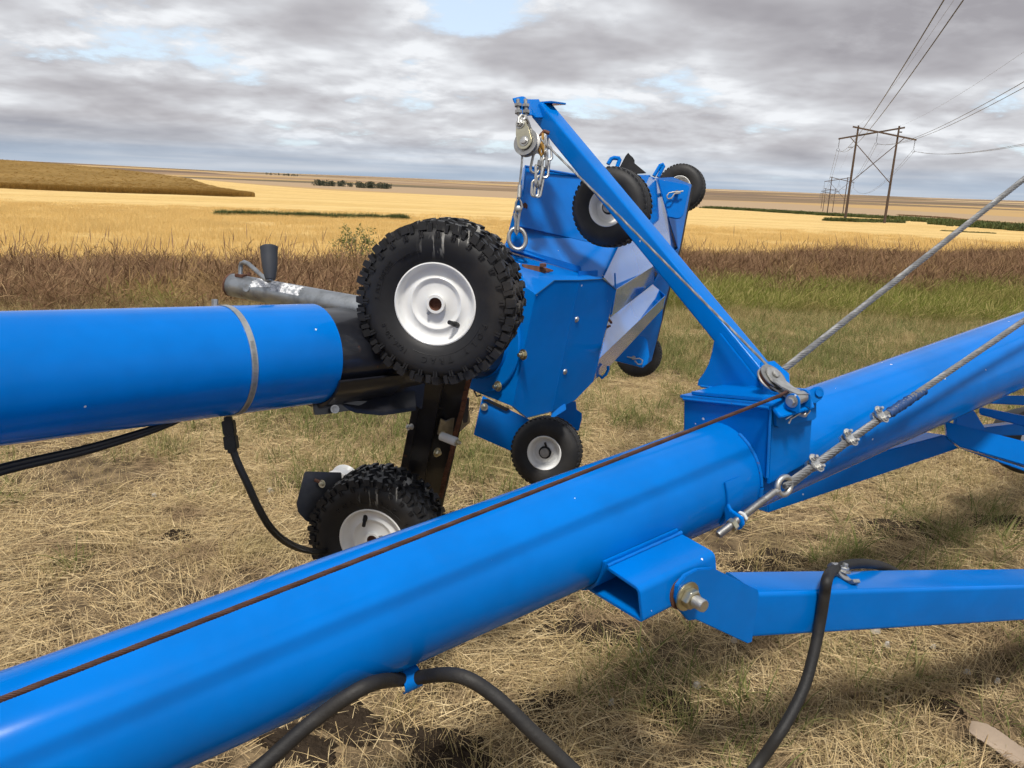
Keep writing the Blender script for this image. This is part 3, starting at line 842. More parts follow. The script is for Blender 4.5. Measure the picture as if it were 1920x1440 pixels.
# ------------------------------------------------------------------ power line
F0 = Vector((66.7, 153.0, 0)); F1 = Vector((153.0, 385.0, 0)); STEP = F1 - F0
LDIR = STEP.normalized(); ACR = Vector((LDIR.y, -LDIR.x, 0))
def frame_pt(k, u, z):
    q = F0 + STEP * k + ACR * u
    c = F0 + STEP * k
    return Vector((q.x, q.y, hz(c.x, c.y) + z))
def h_frame(k, label):
    base = frame_pt(k, 0, 0)
    o = thing('power_pole', label, 'power pole', base, 'two pole power line structures')
    for u in (-3.5, 3.5):
        m = MB(); m.tube([frame_pt(k, u, -.5), frame_pt(k, u, 9), frame_pt(k, u, 17.7)], .2, 12, rr=[.25, .21, .16]); m.build('pole', 'pole_wood', o)
    for s in (-1, 1):
        off = LDIR * (.28 * s)
        a, b = frame_pt(k, -6.7 * s, 15.25) + off, frame_pt(k, 4.5 * s, 17.45) + off
        m = MB(); ax = (b - a) / 2; m.box((a + b) / 2, ax, LDIR * .09, Vector((0, 0, .15))); m.build('crossarm', 'pole_wood', o)
        a, b = frame_pt(k, -4.7 * s, 15.6) - off, frame_pt(k, 3.5 * s, 7.3) - off
        m = MB(); m.box((a + b) / 2, (b - a) / 2, LDIR * .07, ACR * .10); m.build('brace', 'pole_wood', o)
    for u, zt in ((-6.5, 15.2), (0, 16.4), (6.5, 15.2)):
        m = MB(); a = frame_pt(k, u, zt)
        for i in range(9): m.lathe(a - Vector((0, 0, .15 + i * .165)), (0, 0, 1), [(.02, 0), (.10, 0), (.06, .07), (.02, .09)], 10)
        m.lathe(a - Vector((0, 0, 1.95)), LDIR, [(.24, -.02), (.28, 0), (.24, .02)], 18)
        m.tube([a, a - Vector((0, 0, 1.75))], .025, 6)
        m.build('insulator', 'wire_dark', o)
    m = MB(); m.box(frame_pt(k, 3.9, 16.6), ACR * .22, LDIR * .1, Vector((0, 0, .12))); m.build('hardware', 'wire_dark', o)
h_frame(0, 'nearest tall wooden two pole power structure with crossed braces')
h_frame(1, 'second nearest wooden two pole power structure, smaller, left of the tall one')
h_frame(2, 'third two pole power structure, tiny, farthest left in the line')
h_frame(3, 'fourth power structure of the line, barely visible on the far rise')

def wires():
    def span(m, k, u, z, sag, r, n=40, dk=1):
        a, b = frame_pt(k, u, z), frame_pt(k + dk, u, z); pts = []
        for i in range(n + 1):
            f = i / n; q = a.lerp(b, f); q.z -= 4 * sag * f * (1 - f); pts.append(q)
        m.tube(pts, r, 5)
    for ph, (u, zz) in enumerate(((-6.5, 13.3), (0, 14.5), (6.5, 13.3))):
        for s in (-.23, .23):
            m = MB()
            for k in (-1, 0, 1, 2): span(m, k, u + s, zz, 5.2, .019 if k < 0 else .024)
            side = ('left', 'middle', 'right')[ph]
            tag(m.build('power_line', 'wire_dark', None), f'{"inner" if s < 0 else "outer"} wire of the {side} pair strung between the power structures', 'power line', 'power line wires')
    for u, nm in ((-3.5, 'left'), (3.5, 'right')):
        m = MB()
        for k in (-1, 0, 1, 2): span(m, k, u, 17.7, 3.6, .009)
        tag(m.build('shield_wire', 'wire_dark', None), f'thin shield wire on the {nm} pole tops of the power line', 'power line', 'power line wires')
    m = MB(); a = frame_pt(-1, -6.73, 13.3).lerp(frame_pt(0, -6.73, 13.3), .70); b = frame_pt(-1, -6.27, 13.3).lerp(frame_pt(0, -6.27, 13.3), .70)
    dz = Vector((0, 0, 4 * 5.2 * .7 * .3)); m.box((a + b) / 2 - dz, (b - a) / 2, LDIR * .12, Vector((0, 0, .03)))
    tag(m.build('line_spacer', 'wire_dark', None), 'small spacer clamped between the left pair of wires', 'line spacer')
wires()

# ------------------------------------------------------------------ main auger tube
RA = 0.127
oM, aM = cylinder_axis((50, 1240), (1920, 583), (460, 1393), (1920, 727), RA)
M = tube_frame(oM, aM)
def surf(fr, px, py, R):
    """where a picture ray first meets the cylinder of radius R about the frame: (s, theta)"""
    r = ray(px, py); d = CAM - fr.o
    rb, rc, db, dc = r.dot(fr.b), r.dot(fr.c), d.dot(fr.b), d.dot(fr.c)
    A, B, C = rb * rb + rc * rc, 2 * (rb * db + rc * dc), db * db + dc * dc - R * R
    disc = max(0, B * B - 4 * A * C); k = (-B - math.sqrt(disc)) / (2 * A); q = CAM + r * k; l = fr.loc(q)
    return l.x, math.atan2(l.z, l.y), k
def cyl_pt(fr, s, th, R): return fr.pt(s, R * math.cos(th), R * math.sin(th))
def shell(m, fr, s0, s1, th0, th1, R, t=.006, n=24):
    V = []; k = n + 1
    for R_ in (R, R + t):
        for s in (s0, s1):
            V += [cyl_pt(fr, s, th0 + (th1 - th0) * i / n, R_) for i in range(k)]
    Fc = []
    for i in range(n):
        Fc += [(i, i + 1, k + i + 1, k + i), (2 * k + i, 3 * k + i, 3 * k + i + 1, 2 * k + i + 1), (i, 2 * k + i, 2 * k + i + 1, i + 1), (k + i, k + i + 1, 3 * k + i + 1, 3 * k + i)]
    Fc += [(0, k, 3 * k, 2 * k), (n, 2 * k + n, 3 * k + n, k + n)]
    return m.add(V, Fc)
def round2d(pts, r, n=5):
    """round the inner corners of an open 2-d polyline"""
    out = [pts[0]]
    for a, b, c in zip(pts, pts[1:], pts[2:]):
        a, b, c = Vector(a), Vector(b), Vector(c); u = (a - b).normalized(); w = (c - b).normalized()
        p0, p1 = b + u * r, b + w * r
        for i in range(n + 1):
            f = i / n; out.append(tuple((p0 * (1 - f) ** 2 + b * 2 * f * (1 - f) + p1 * f * f)))
    return out + [pts[-1]]
def thick2d(pts, t):
    """closed 2-d polygon: the polyline and the same line offset by t to its left"""
    off = []
    for i, p in enumerate(pts):
        a = Vector(pts[max(i - 1, 0)]); b = Vector(pts[min(i + 1, len(pts) - 1)]); d = (b - a).normalized()
        off.append((p[0] - d.y * t, p[1] + d.x * t))
    return list(pts) + off[::-1]

auger = thing('grain_auger', 'long bright blue grain auger tube crossing the foreground under a rusty cable', 'grain auger', M.pt(1.0, 0, 0) - Vector((0, 0, .9)))
m = MB(); m.lathe(oM, aM, [(RA, -2.2), (RA, 8.0), (RA - .005, 8.0), (RA - .005, -2.2)], 96); m.build('auger_tube', 'blue_paint', auger, angle=50)
# saddle box that carries the lift arm
hs = RA + .010
TL, BL, TR, BR = (M.loc(M.hit(x, y, 1, hs)) for x, y in ((1442, 762), (1440, 905), (1521, 742), (1521, 861)))
s0, s1 = TL.x, TR.x
FTL = M.loc(M.hit(1284, 746, 0, s0)); hf = FTL.y
top_n = (M.pt(*TR) - M.pt(*TL)).cross(M.pt(*FTL) - M.pt(*TL)).normalized()
if top_n.z < 0: top_n = -top_n
def on_top(s, h, lift=0.0):
    """a point of the saddle's sloping top at (s, h)"""
    p = M.pt(s, h, 0); k = (M.pt(*TL) - p).dot(top_n) / M.c.dot(top_n)
    return p + M.c * k + top_n * lift
def end_plate(s):
    return [on_top(s, hs), on_top(s, hf), M.pt(s, hf, -.02), M.pt(s, -RA * .8, -.02), M.pt(s, -RA * .7, .09), M.pt(s, 0, RA * .98), M.pt(s, RA * .72, RA * .66), M.pt(s, hs - .012, .03), M.pt(s, hs, .02)]
m = MB(); m.prism(end_plate(s0), M.a * .008); m.build('saddle_end_plate', 'blue_panel', auger, bev=.0012)
m = MB(); m.prism(end_plate(s1 - .008), M.a * .008); m.build('saddle_end_plate', 'blue_paint', auger, bev=.0012)
m = MB(); q = [M.pt(s0 + .004, hs, TL.z - .002), M.pt(s1, hs, TR.z - .002), M.pt(s1, hs, BR.z), M.pt(s0 + .004, hs, BL.z)]; m.prism(q, M.b * .007); m.build('saddle_side_plate', 'blue_panel', auger, bev=.0015)
m = MB(); q = [on_top(s0 + .004, hf, -.002), on_top(s1, hf, -.002), M.pt(s1, hf, -.05), M.pt(s0 + .004, hf, -.05)]; m.prism(q, M.b * -.007); m.build('saddle_side_plate', 'blue_panel', auger, bev=.0015)
m = MB(); m.prism([on_top(s0 - .006, hs + .010), on_top(s1 + .004, hs + .010), on_top(s1 + .004, hf - .012), on_top(s0 - .006, hf - .012)], top_n * .008); m.build('saddle_top_plate', 'blue_worn', auger, bev=.0015)
m = MB(); m.tube([on_top(s0 - .004, hs + .004, -.002), on_top(s0 - .004, hf, -.002)], .005, 8); m.tube([on_top(s0 - .002, hs + .006, 0), M.pt(s0 - .002, hs + .006, BL.z + .02)], .0035, 8); m.build('corner_weld', 'blue_worn', auger)
vt = TL.z
m = MB()   # weld bead where the tube enters the saddle
m.tube([cyl_pt(M, s0 - .003, th, RA + .002) for th in np.linspace(rad(0), rad(65), 26)], .004, 8)
m.tube([cyl_pt(M, s0 - .003, th, RA + .002) for th in np.linspace(rad(-12), rad(-2), 8)], .005, 8)
m.build('weld_bead', 'blue_worn', auger)
# keeper plate with pin and hair pin
K = Frame(M.pt(s0, hs + .007, vt), M.a, M.b, M.c)
kp = [K.hit(x, y, 1, 0.0) for x, y in ((1449, 768), (1526, 741), (1526, 781), (1521, 786), (1456, 801), (1450, 797))]
m = MB(); m.prism(kp, M.b * .008); keeper = m.build('keeper_plate', 'blue_paint', auger, bev=.0015)
pc = K.hit(1494, 773, 1, .008)
m = MB(); m.tube([pc - M.b * .01, pc + M.b * .022, pc + M.b * .026], .0075, 16, rr=[.0075, .0075, .005]); m.build('pin', 'zinc', auger)
hp = [K.hit(x, y, 1, .024) for x, y in ((1473, 786), (1484, 779), (1490, 773), (1497, 766), (1503, 763))]
hq = [K.hit(x, y, 1, .024) for x, y in ((1479, 794), (1483, 785), (1490, 781), (1498, 776), (1506, 776), (1513, 777), (1518, 771), (1518, 763), (1512, 760), (1505, 763), (1500, 768))]
m = MB(); m.tube(hp, .0022, 8); m.tube(hq, .0022, 8); m.build('hair_pin', 'zinc', auger)
# cable anchor ear with eye bolt below the saddle
es, eth, _ = surf(M, 1368, 960, RA)
m = MB(); a1, a2 = surf(M, 1356, 905, RA), surf(M, 1400, 940, RA)
shell(m, M, a1[0], a1[0] + .055, a2[1] - .35, a1[1], RA + .0005, .006, 12); m.build('anchor_pad', 'blue_paint', auger, bev=.0012)
s_e = s_at(M, 1372, RA + .03, -.05)
ear = [M.hit(x, y, 0, s_e) for x, y in ((1357, 952), (1363, 946), (1368, 957), (1390, 972), (1392, 985), (1386, 994), (1374, 992), (1360, 975))]
m = MB(); m.prism(ear, M.a * .010); m.build('anchor_ear', 'blue_paint', auger, bev=.0015)
# swing hinge bracket below
sA = surf(M, 1131, 1050, RA); sB = surf(M, 1266, 990, RA)
m = MB(); shell(m, M, sA[0] - .004, sB[0] + .004, rad(-115), (sA[1] + sB[1]) / 2, RA + .0005, .007, 24); m.build('hinge_pad', 'blue_paint', auger, bev=.0015)
sb0 = sA[0] + .006
c2 = [M.loc(M.hit(x, y, 0, sb0)) for x, y in ((1137, 1062), (1199, 1104), (1206, 1170), (1098, 1104))]
c2 = [(q.y, q.z) for q in c2]
sb1 = s_at(M, 1341, c2[1][0], c2[1][1])
pl = round2d(c2, .014)
ring = thick2d(pl, -.008)
m = MB(); m.prism([M.pt(sb0, *q) for q in ring], M.a * (sb1 - sb0)); bracket = m.build('hinge_bracket', 'blue_paint', auger, bev=.001)
m = MB(); m.tube([M.pt(sb0 + (sb1 - sb0) * i / 12, c2[0][0] + .002, c2[0][1] + .003 + .0008 * (i % 2)) for i in range(13)], .0045, 8); m.build('weld_bead', 'blue_worn', auger)
# hose clip under the tube
cs, cth, _ = surf(M, 774, 1262, RA + .03)
s_c = s_at(M, 774, RA * .75, -RA * .9)
clip = []
clip_px = [(758, 1244), (770, 1262), (768, 1296)]
m = MB()
th_c = rad(-58)
HC = cyl_pt(M, s_c, th_c, RA + .019)
radial = (M.b * math.cos(th_c) + M.c * math.sin(th_c)).normalized(); tang = (M.c * math.cos(th_c) - M.b * math.sin(th_c)).normalized()
prof = []
for i in range(15):
    a = rad(-15 + 215 * i / 14); prof.append((math.cos(a) * .0195, math.sin(a) * .0195))
prof = thick2d(prof, -.003)
m.prism([HC + radial * x + tang * y - M.a * .019 for x, y in prof], M.a * .038); m.build('hose_clip', 'blue_paint', auger, bev=.0006)

# ------------------------------------------------------------------ truss cable with eye bolt, clamps and tape
truss = thing('truss_cable', 'thick grey wire rope with eye bolt and three clamps beside the auger tube', 'cable', M.pt(1.5, .2, 0))
hc = RA + .045
eb0 = ear[0].lerp(ear[4], .72) ; 
def TP(px, py, h=hc): return M.hit(px, py, 1, h)
r0, r1 = TP(1346, 1003), TP(1452, 922)
rd = (r1 - r0).normalized()
m = MB(); m.tube([r0, r0 + rd * .004, r1], .0085, 18, rr=[.0068, .0085, .0085])
L = (r1 - r0).length
for i in range(int(L * .80 / .0028)): m.lathe(r0 + rd * (.004 + i * .0028), rd, [(.0084, 0), (.0093, .0009), (.0084, .0018)], 14)
m.build('eye_bolt_shank', 'dull_steel', truss)
ec = TP(1470, 911); ev = (UP * .8 + M.c * .2).normalized(); eu = rd; ew = (ev - eu * ev.dot(eu)).normalized()
m = MB(); m.tube([ec + (eu * math.cos(a) * 1.12 + ew * math.sin(a)) * .021 for a in np.linspace(0, 2 * math.pi, 33)[:-1]], .0075, 12, closed=True)
m.tube([r1 - rd * .01, ec - eu * .021], .0085, 14, rr=[.0085, .0075]); m.build('eye', 'zinc', truss)
m = MB()
np_ = TP(1372, 985); m.hexnut(np_ - rd * .004, rd, .0155, .013); m.build('nut', 'zinc_yellow', truss, bev=.001)
m = MB(); np2 = TP(1391, 970); m.hexnut(np2 - rd * .002, rd, .0145, .008); m.build('nut', 'white_plastic', truss, bev=.001)
cab = [TP(1470, 912), TP(1525, 873), TP(1590, 826), TP(1648, 786), TP(1700, 752), TP(1732, 729), TP(1800, 683), TP(1862, 641), TP(1925, 598), TP(2300, 345)]
m = MB(); m.rope(cab, .0095, 6, .085, 6, 10); m.build('wire_rope', 'wire_rope', truss)
ret = [TP(1478, 914, hc - .012), TP(1525, 877, hc - .013), TP(1590, 830, hc - .013), TP(1648, 788, hc - .013), TP(1668, 773, hc - .012)]
m = MB(); m.rope(ret, .0085, 6, .08, 6, 10); m.build('rope_tail', 'wire_rope', truss)
for x, y in ((1527, 870), (1591, 822), (1649, 779)):
    c = TP(x, y, hc + .004); d = (TP(x + 20, y - 14) - TP(x, y)).normalized(); nrm = (-FW + UP * .35 + RT * .1); nrm = (nrm - d * nrm.dot(d)).normalized(); w = d.cross(nrm)
    m = MB()
    pts = [c + w * (.021 * math.cos(a) * 1.0) + d * (.0125 * math.sin(a)) for a in np.linspace(0, 2 * math.pi, 17)[:-1]]
    m.prism([p - nrm * .001 for p in pts], nrm * .009)
    m.prism([c + w * (.016 * math.cos(a)) + d * (.0135 * math.sin(a)) - nrm * .022 for a in np.linspace(0, 2 * math.pi, 13)[:-1]], nrm * .014)
    body = m.build('rope_clamp', 'zinc', truss, bev=.002)
    m = MB()
    for s in (-1, 1): m.bolt(c + w * .0135 * s + nrm * .008, nrm, .0078, .008, .010, washer=True)
    m.build('clamp_nuts', 'zinc', body)
    m = MB(); m.tube([c + w * .0135 * math.cos(a) - nrm * (.004 + .024 * math.sin(a)) for a in np.linspace(0, math.pi, 11)], .004, 8); m.build('u_bolt', 'zinc', body)
m = MB(); t0, t1 = TP(1664, 777), TP(1731, 733); n = 40
m.tube([t0.lerp(t1, i / n) for i in range(n + 1)], .012, 14, rr=[.0118 + .0022 * math.sin(i * 2.1) + .0016 * rng.uniform(-1, 1) for i in range(n + 1)]); m.build('tape_wrap', 'blue_tape', truss, angle=80)

# ------------------------------------------------------------------ lift arm
ARM0, ARM1 = P(1391, 661, 2.08), P(1020, 212, 2.50)
ax = (ARM1 - ARM0).normalized()
side = Vector((-ax.y, ax.x, 0)).normalized()
if side.dot(FW) > 0: side = -side
top = side.cross(ax).normalized()
if top.z < 0: top = -top
arm = thing('lifting_crane', 'slanted blue square tube lifting crane standing on the auger tube', 'crane', ARM0 - Vector((0, 0, .12)))
w = .029
ab = ARM0 - ax * .10
sq = round2d([(0, -w), (w, -w), (w, w), (-w, w), (-w, -w), (0, -w)], .007, 4)[:-1]
m = MB(); m.prism([ab + side * a + top * b for a, b in sq], ARM1 + ax * .012 - ab); m.build('boom', 'blue_paint', arm, angle=50)
cap = ARM1 + ax * .014                                    # end cap and pulley bracket
m = MB(); tp = [P(x, y, d) for x, y, d in ((1016, 199, 2.45), (1018, 191, 2.46), (1051, 190, 2.52), (1051, 195, 2.52), (1038, 199, 2.50))]
capd = Vector((0, 0, 1))
cc = P(1033, 192, 2.50)
axh = Vector((-ax.x, -ax.y, 0)).normalized(); m.prism([cc + side * a + axh * b for a, b in ((-.034, -.030), (.034, -.030), (.034, .036), (-.034, .036))], Vector((0, 0, -.006))); m.build('end_cap', 'blue_paint', arm, bev=.0012)
br = flat([(966, 205, 2.40), (974, 194, 2.43), (1016, 196, 2.49), (1018, 205, 2.48), (1000, 208, 2.44), (992, 203, 2.42), (985, 196, 2.42)])
b_out = P(972, 201, 2.41); b_in = P(1016, 203, 2.48)
bd = (b_in - b_out).normalized(); bw = (side - bd * side.dot(bd)).normalized(); bz = bd.cross(bw).normalized()
if bz.z < 0: bz = -bz
Lb = (b_in - b_out).length
prof = thick2d(round2d([(-.004, -.006), (Lb * .30, .008), (Lb * .55, -.008), (Lb * 1.05, -.004)], .012, 5), .005)
m = MB(); m.prism([b_out + bd * a + bz * b - bw * .034 for a, b in prof], bw * .068); m.build('pulley_bracket', 'blue_worn', arm, bev=.001)
# gusset plates on the saddle
gpl = Frame(ARM0, ax, top, side)
g_px = ((1352, 624), (1341, 640), (1337, 662), (1331, 682), (1322, 699), (1312, 712), (1310, 722), (1330, 727), (1432, 733), (1430, 722))
off = w + .001
gus = [gpl.hit(x, y, 2, off) for x, y in g_px]
m = MB(); m.prism(gus, side * .007); m.build('gusset', 'blue_paint', arm, bev=.0012)
m = MB(); m.prism([p - side * (2 * off + .007) for p in gus], side * .007); m.build('gusset', 'blue_paint', arm, bev=.0012)
m = MB(); m.tube([gpl.hit(x, y, 2, off + .007) for x, y in ((1314, 724), (1340, 728), (1380, 731), (1425, 735))], .0035, 8); m.build('weld_bead', 'blue_worn', arm)
# foot: sole plate lying on the saddle, front ears for the pulley pin
zt = vt + .009
sole = [on_top(s0 + .004, hf + .02, .009), on_top(s0 + .004, hs - .02, .009), on_top(s1 - .002, hs + .014, .009), on_top(s1 - .002, hf + .02, .009)]
m = MB(); m.prism(sole, top_n * .009); m.build('sole_plate', 'blue_paint', arm, bev=.0015)
S = Frame(M.pt(s1, hs + .03, zt + .02), M.a, M.b, M.c)
back = flat([(1427, 678, 1.985), (1434, 679, 1.985), (1452, 676, 1.995), (1480, 700, 1.985), (1482, 735, 1.97), (1430, 745, 1.95)])
m = MB(); m.prism(back, -newell(back) * .006 if newell(back).dot(FW) < 0 else newell(back) * .006); m.build('pulley_seat', 'blue_paint', arm, bev=.0015)
lug = flat([(1512, 738, 1.88), (1519, 731, 1.88), (1527, 726, 1.88), (1536, 724, 1.885), (1544, 729, 1.885), (1546, 738, 1.885), (1540, 749, 1.88), (1528, 757, 1.88), (1518, 755, 1.88)])
m = MB(); ln = newell(lug); ln = ln if ln.dot(FW) > 0 else -ln
m.prism(lug, ln * .008); lugo = m.build('eye_lug', 'blue_paint', arm, bev=.0015)
lc = P(1536, 736, 1.880); m = MB(); m.lathe(lc - ln * .003, ln, [(.0075, 0), (.0105, 0), (.0105, .004), (.0075, .004)], 18); m.cyl(lc - ln * .0022, lc + ln * .0, .0078, 18); m.build('lug_hole', 'blue_panel', lugo)
chan = flat([(1440, 752, 1.825), (1462, 781, 1.80), (1469, 781, 1.80), (1528, 763, 1.845), (1520, 742, 1.88), (1500, 735, 1.89)])
cn = newell(chan); cn = cn if cn.dot(FW) > 0 else -cn
m = MB(); m.prism(chan, cn * .008); m.build('pin_saddle', 'blue_paint', arm, bev=.0015)

# ------------------------------------------------------------------ lower pulley on the arm's foot
PC = P(1447, 709, 1.895)
D1 = (P(0, 1312, 1.10) - PC).normalized(); D2 = (P(1005, 250, 2.42) - PC).normalized()
pn = D1.cross(D2).normalized()
pn = (RT * .40 + UP * .60 - FW * .66).normalized()
if pn.dot(FW) > 0: pn = -pn
low = thing('cable_pulley', 'steel cable pulley under a bent strap at the foot of the lift arm', 'pulley', PC)
RS = .037
m = MB(); m.lathe(PC, pn, [(.006, -.008), (RS, -.008), (RS, -.0058), (RS * .78, -.002), (RS * .78, .002), (RS, .0058), (RS, .008), (.006, .008)], 40); m.build('sheave', 'dull_steel', low)
m = MB(); m.lathe(PC, pn, [(RS * .80, -.0045), (RS * .90, -.005), (RS * .90, .005), (RS * .80, .0045)], 40); m.build('sheave_groove', 'rust', low)
pinc = P(1497, 747, 1.825); pd = (P(1520, 738, 1.87) - P(1478, 756, 1.80)).normalized()
to = (pinc - PC); to_n = (to - pn * to.dot(pn)).normalized(); sd = pn.cross(to_n)
Ls = to.length
for sg in (1,):
    m = MB(); pts = []
    for i in range(9): a = rad(90 + 180 * i / 8); pts.append((to_n * math.cos(a) + sd * math.sin(a)) * .024)
    A = [PC + pn * .0095 + p for p in pts] + [PC + pn * .0095 + to_n * .016 - sd * .024, PC + pn * .0095 + to_n * .016 + sd * .024][0:2]
    m.prism(A, pn * .0045)
    j0 = PC + pn * .0095 + to_n * .015; j1 = pinc + pn * .0125
    v = [j0 + sd * .0235, j0 - sd * .0235, j0.lerp(j1, .45) - sd * .0215 - pn * .004, j1 - sd * .0225, j1 + sd * .0225, j0.lerp(j1, .45) + sd * .0215 - pn * .004]
    vv = v + [p + pn * .0045 for p in v]
    m.add(vv, [(0, 1, 2, 5), (5, 2, 3, 4), (6, 11, 8, 7), (11, 10, 9, 8), (0, 5, 11, 6), (5, 4, 10, 11), (4, 3, 9, 10), (3, 2, 8, 9), (2, 1, 7, 8), (1, 0, 6, 7)])
    m.build('strap', 'zinc', low, bev=.0006)
m = MB(); m.prism([PC - pn * .0095 + p * .98 for p in pts] + [pinc - pn * .006 - sd * .018, pinc - pn * .006 + sd * .018], -pn * .004); m.build('strap', 'dull_steel', low)
m = MB(); m.bolt(PC + pn * .0138, pn, .0105, .0075, 0, washer=False); m.build('bolt_head', 'zinc', low, bev=.0008)
m = MB(); m.cyl(pinc - pd * .022, pinc + pd * .022, .0145, 24); m.build('pin_sleeve', 'zinc', low, bev=.001)
m = MB(); m.bolt(pinc - pd * .031, -pd, .0105, .009, 0, washer=True); m.build('pin_bolt', 'zinc', low, bev=.0006)
m = MB(); m.bolt(pinc + pd * .030, pd, .0095, .008, .004, washer=True); m.build('pin_nut', 'zinc', low, bev=.0006)
for sg in (-1, 1):
    c = pinc + pd * .0265 * sg; dn = (Vector((0, 0, -1)) - pd * (Vector((0, 0, -1)).dot(pd))).normalized(); fw = pd.cross(dn)
    pts2 = [c + (fw * math.cos(a) + dn * -math.sin(a)) * .0175 for a in np.linspace(0, math.pi, 11)] + [c - fw * .021 + dn * .024, c + fw * .021 + dn * .024]
    m = MB(); m.prism([p - pd * .0035 for p in pts2], pd * .007); m.build('pin_ear', 'blue_paint', arm, bev=.001)

# ------------------------------------------------------------------ cables over the pulleys
rust_end = PC - sd * RS * .8 if (PC - sd * RS * .8 - P(1470, 745, 2)).length < (PC + sd * RS * .8 - P(1470, 745, 2)).length else PC + sd * RS * .8
m = MB()
rc0 = P(1462, 742, 1.80); hr = .17
cA, cB = M.hit(460, 1133, 1, hr), M.hit(0, 1312, 1, hr)
dirc = (cB - rc0).normalized()
m.rope([P(1480, 732, 1.84), rc0, rc0.lerp(cB, .5), cB, cB + (cB - rc0).normalized() * 1.2], .0045, 6, .032, 5, 8)
cable_r = tag(m.build('winch_cable', 'rusty_rope', None, origin=rc0), 'thin rusty brown cable running along above the foreground auger tube', 'cable')
m = MB()
UPC = P(988, 268, 2.40)
thin = [P(1455, 704, 1.895), P(1443, 689, 1.92), P(1300, 546, 2.10), P(1150, 394, 2.24), P(1016, 263, 2.395), P(1002, 249, 2.41), P(995, 245, 2.41), P(985, 247, 2.405), P(979, 256, 2.40), P(979, 300, 2.40), P(974, 350, 2.40)]
m.rope(thin, .0036, 6, .026, 5, 7)
lift = tag(m.build('lift_cable', 'wire_rope', None, origin=UPC), 'thin grey cable from arm foot over the top pulley down to the hopper', 'cable')
m = MB(); m.cyl(P(974.5, 347, 2.40), P(973.2, 371, 2.40), .0062, 16); m.build('ferrule', 'zinc', lift, bev=.001)
m = MB(); loop = [P(x, y, 2.40) for x, y in ((973, 371), (967.5, 380), (966, 390), (970, 397), (976, 396), (979, 388), (977, 379))]
m.tube(loop, .0034, 8, closed=True); m.build('cable_loop', 'wire_rope', lift)
m = MB(); m.tube([P(x, y, 2.405) for x, y in ((966.5, 391), (968, 400), (970.5, 415), (971, 434), (969, 440), (966, 434), (967, 415), (964, 400))], .0040, 8)
m.tube([P(x, y, 2.395) for x, y in ((975, 391), (974, 402), (971.8, 418), (971, 432))], .0040, 8); m.bolt(P(972, 391, 2.388), -FW, .0085, .006, 0, washer=False); m.build('shackle', 'dull_steel', lift)
m = MB(); m.rope([P(1468, 694, 2.13), P(1700, 510, 2.36), P(1925, 332, 2.62), P(2250, 75, 3.1)], .0098, 6, .075, 6, 10)
tag(m.build('stay_cable', 'wire_rope', None, origin=P(1468, 694, 2.13)), 'thick grey wire rope rising to the upper right from the arm foot', 'cable')

# ------------------------------------------------------------------ top pulley
up = thing('pulley_block', 'zinc snatch block hanging from the tip of the lift arm', 'pulley', UPC)
un = (-FW * .80 - RT * .50 + UP * .1).normalized(); ua = (P(978, 232, 2.41) - UPC); ua = (ua - un * ua.dot(un)).normalized(); ub = un.cross(ua)
m = MB(); m.lathe(UPC, un, [(.006, -.010), (.042, -.010), (.042, -.0075), (.032, -.003), (.032, .003), (.042, .0075), (.042, .010), (.006, .010)], 44); m.build('sheave', 'dull_steel', up)
H = (P(978, 232, 2.41) - UPC).length
for s, mt in ((1, 'zinc_yellow'), (-1, 'dull_steel')):
    pts = [ua * (math.sin(a) * .026) + ub * (math.cos(a) * .026) for a in np.linspace(math.pi, 2 * math.pi, 11)] + [ua * H * .55 + ub * .0235, ua * (H + .004) + ub * .014, ua * (H + .016), ua * (H + .004) - ub * .016, ua * H * .55 - ub * .0235]
    m = MB(); m.prism([UPC + un * (.0125 * s) + p for p in pts], un * .004 * s); m.build('side_plate', mt, up, bev=.001)
m = MB(); m.bolt(UPC + un * .0165, un, .0115, .008, 0, washer=True); m.build('axle_bolt', 'zinc', up, bev=.001)
hb = UPC + ua * H * .93
m = MB(); m.bolt(hb + un * .0165, un, .0115, .010, 0, washer=True); m.build('hanger_bolt', 'zinc', up, bev=.001)
m = MB()
for x, y, tx in ((974, 188, 977), (988, 188, 996)):
    m.tube([P(x - 3, y - 2, 2.41), P(x - 1.5, 210, 2.41), P(x - .5, 216, 2.41)], .0058, 10)
m.build('u_bolt_leg', 'dull_steel', up)
m = MB()
for x, y in ((971.5, 200), (985.8, 201)): m.hexnut(P(x, y, 2.41), UP, .0125, .009); m.hexnut(P(x + .7, 213, 2.41), UP, .0125, .010)
m.build('nut', 'dull_steel', up, bev=.0008)
m = MB(); m.tube([P(x, y, 2.405) for x, y in ((975, 216), (976, 222), (980, 226), (985, 222), (985.5, 216))], .0055, 10)
m.tube([P(x, y, d) for x, y, d in ((972, 232, 2.39), (973, 222, 2.40), (978, 216, 2.405), (985, 218, 2.41), (990, 228, 2.42), (993, 238, 2.43))], .0050, 10); m.build('shackle', 'zinc', up)

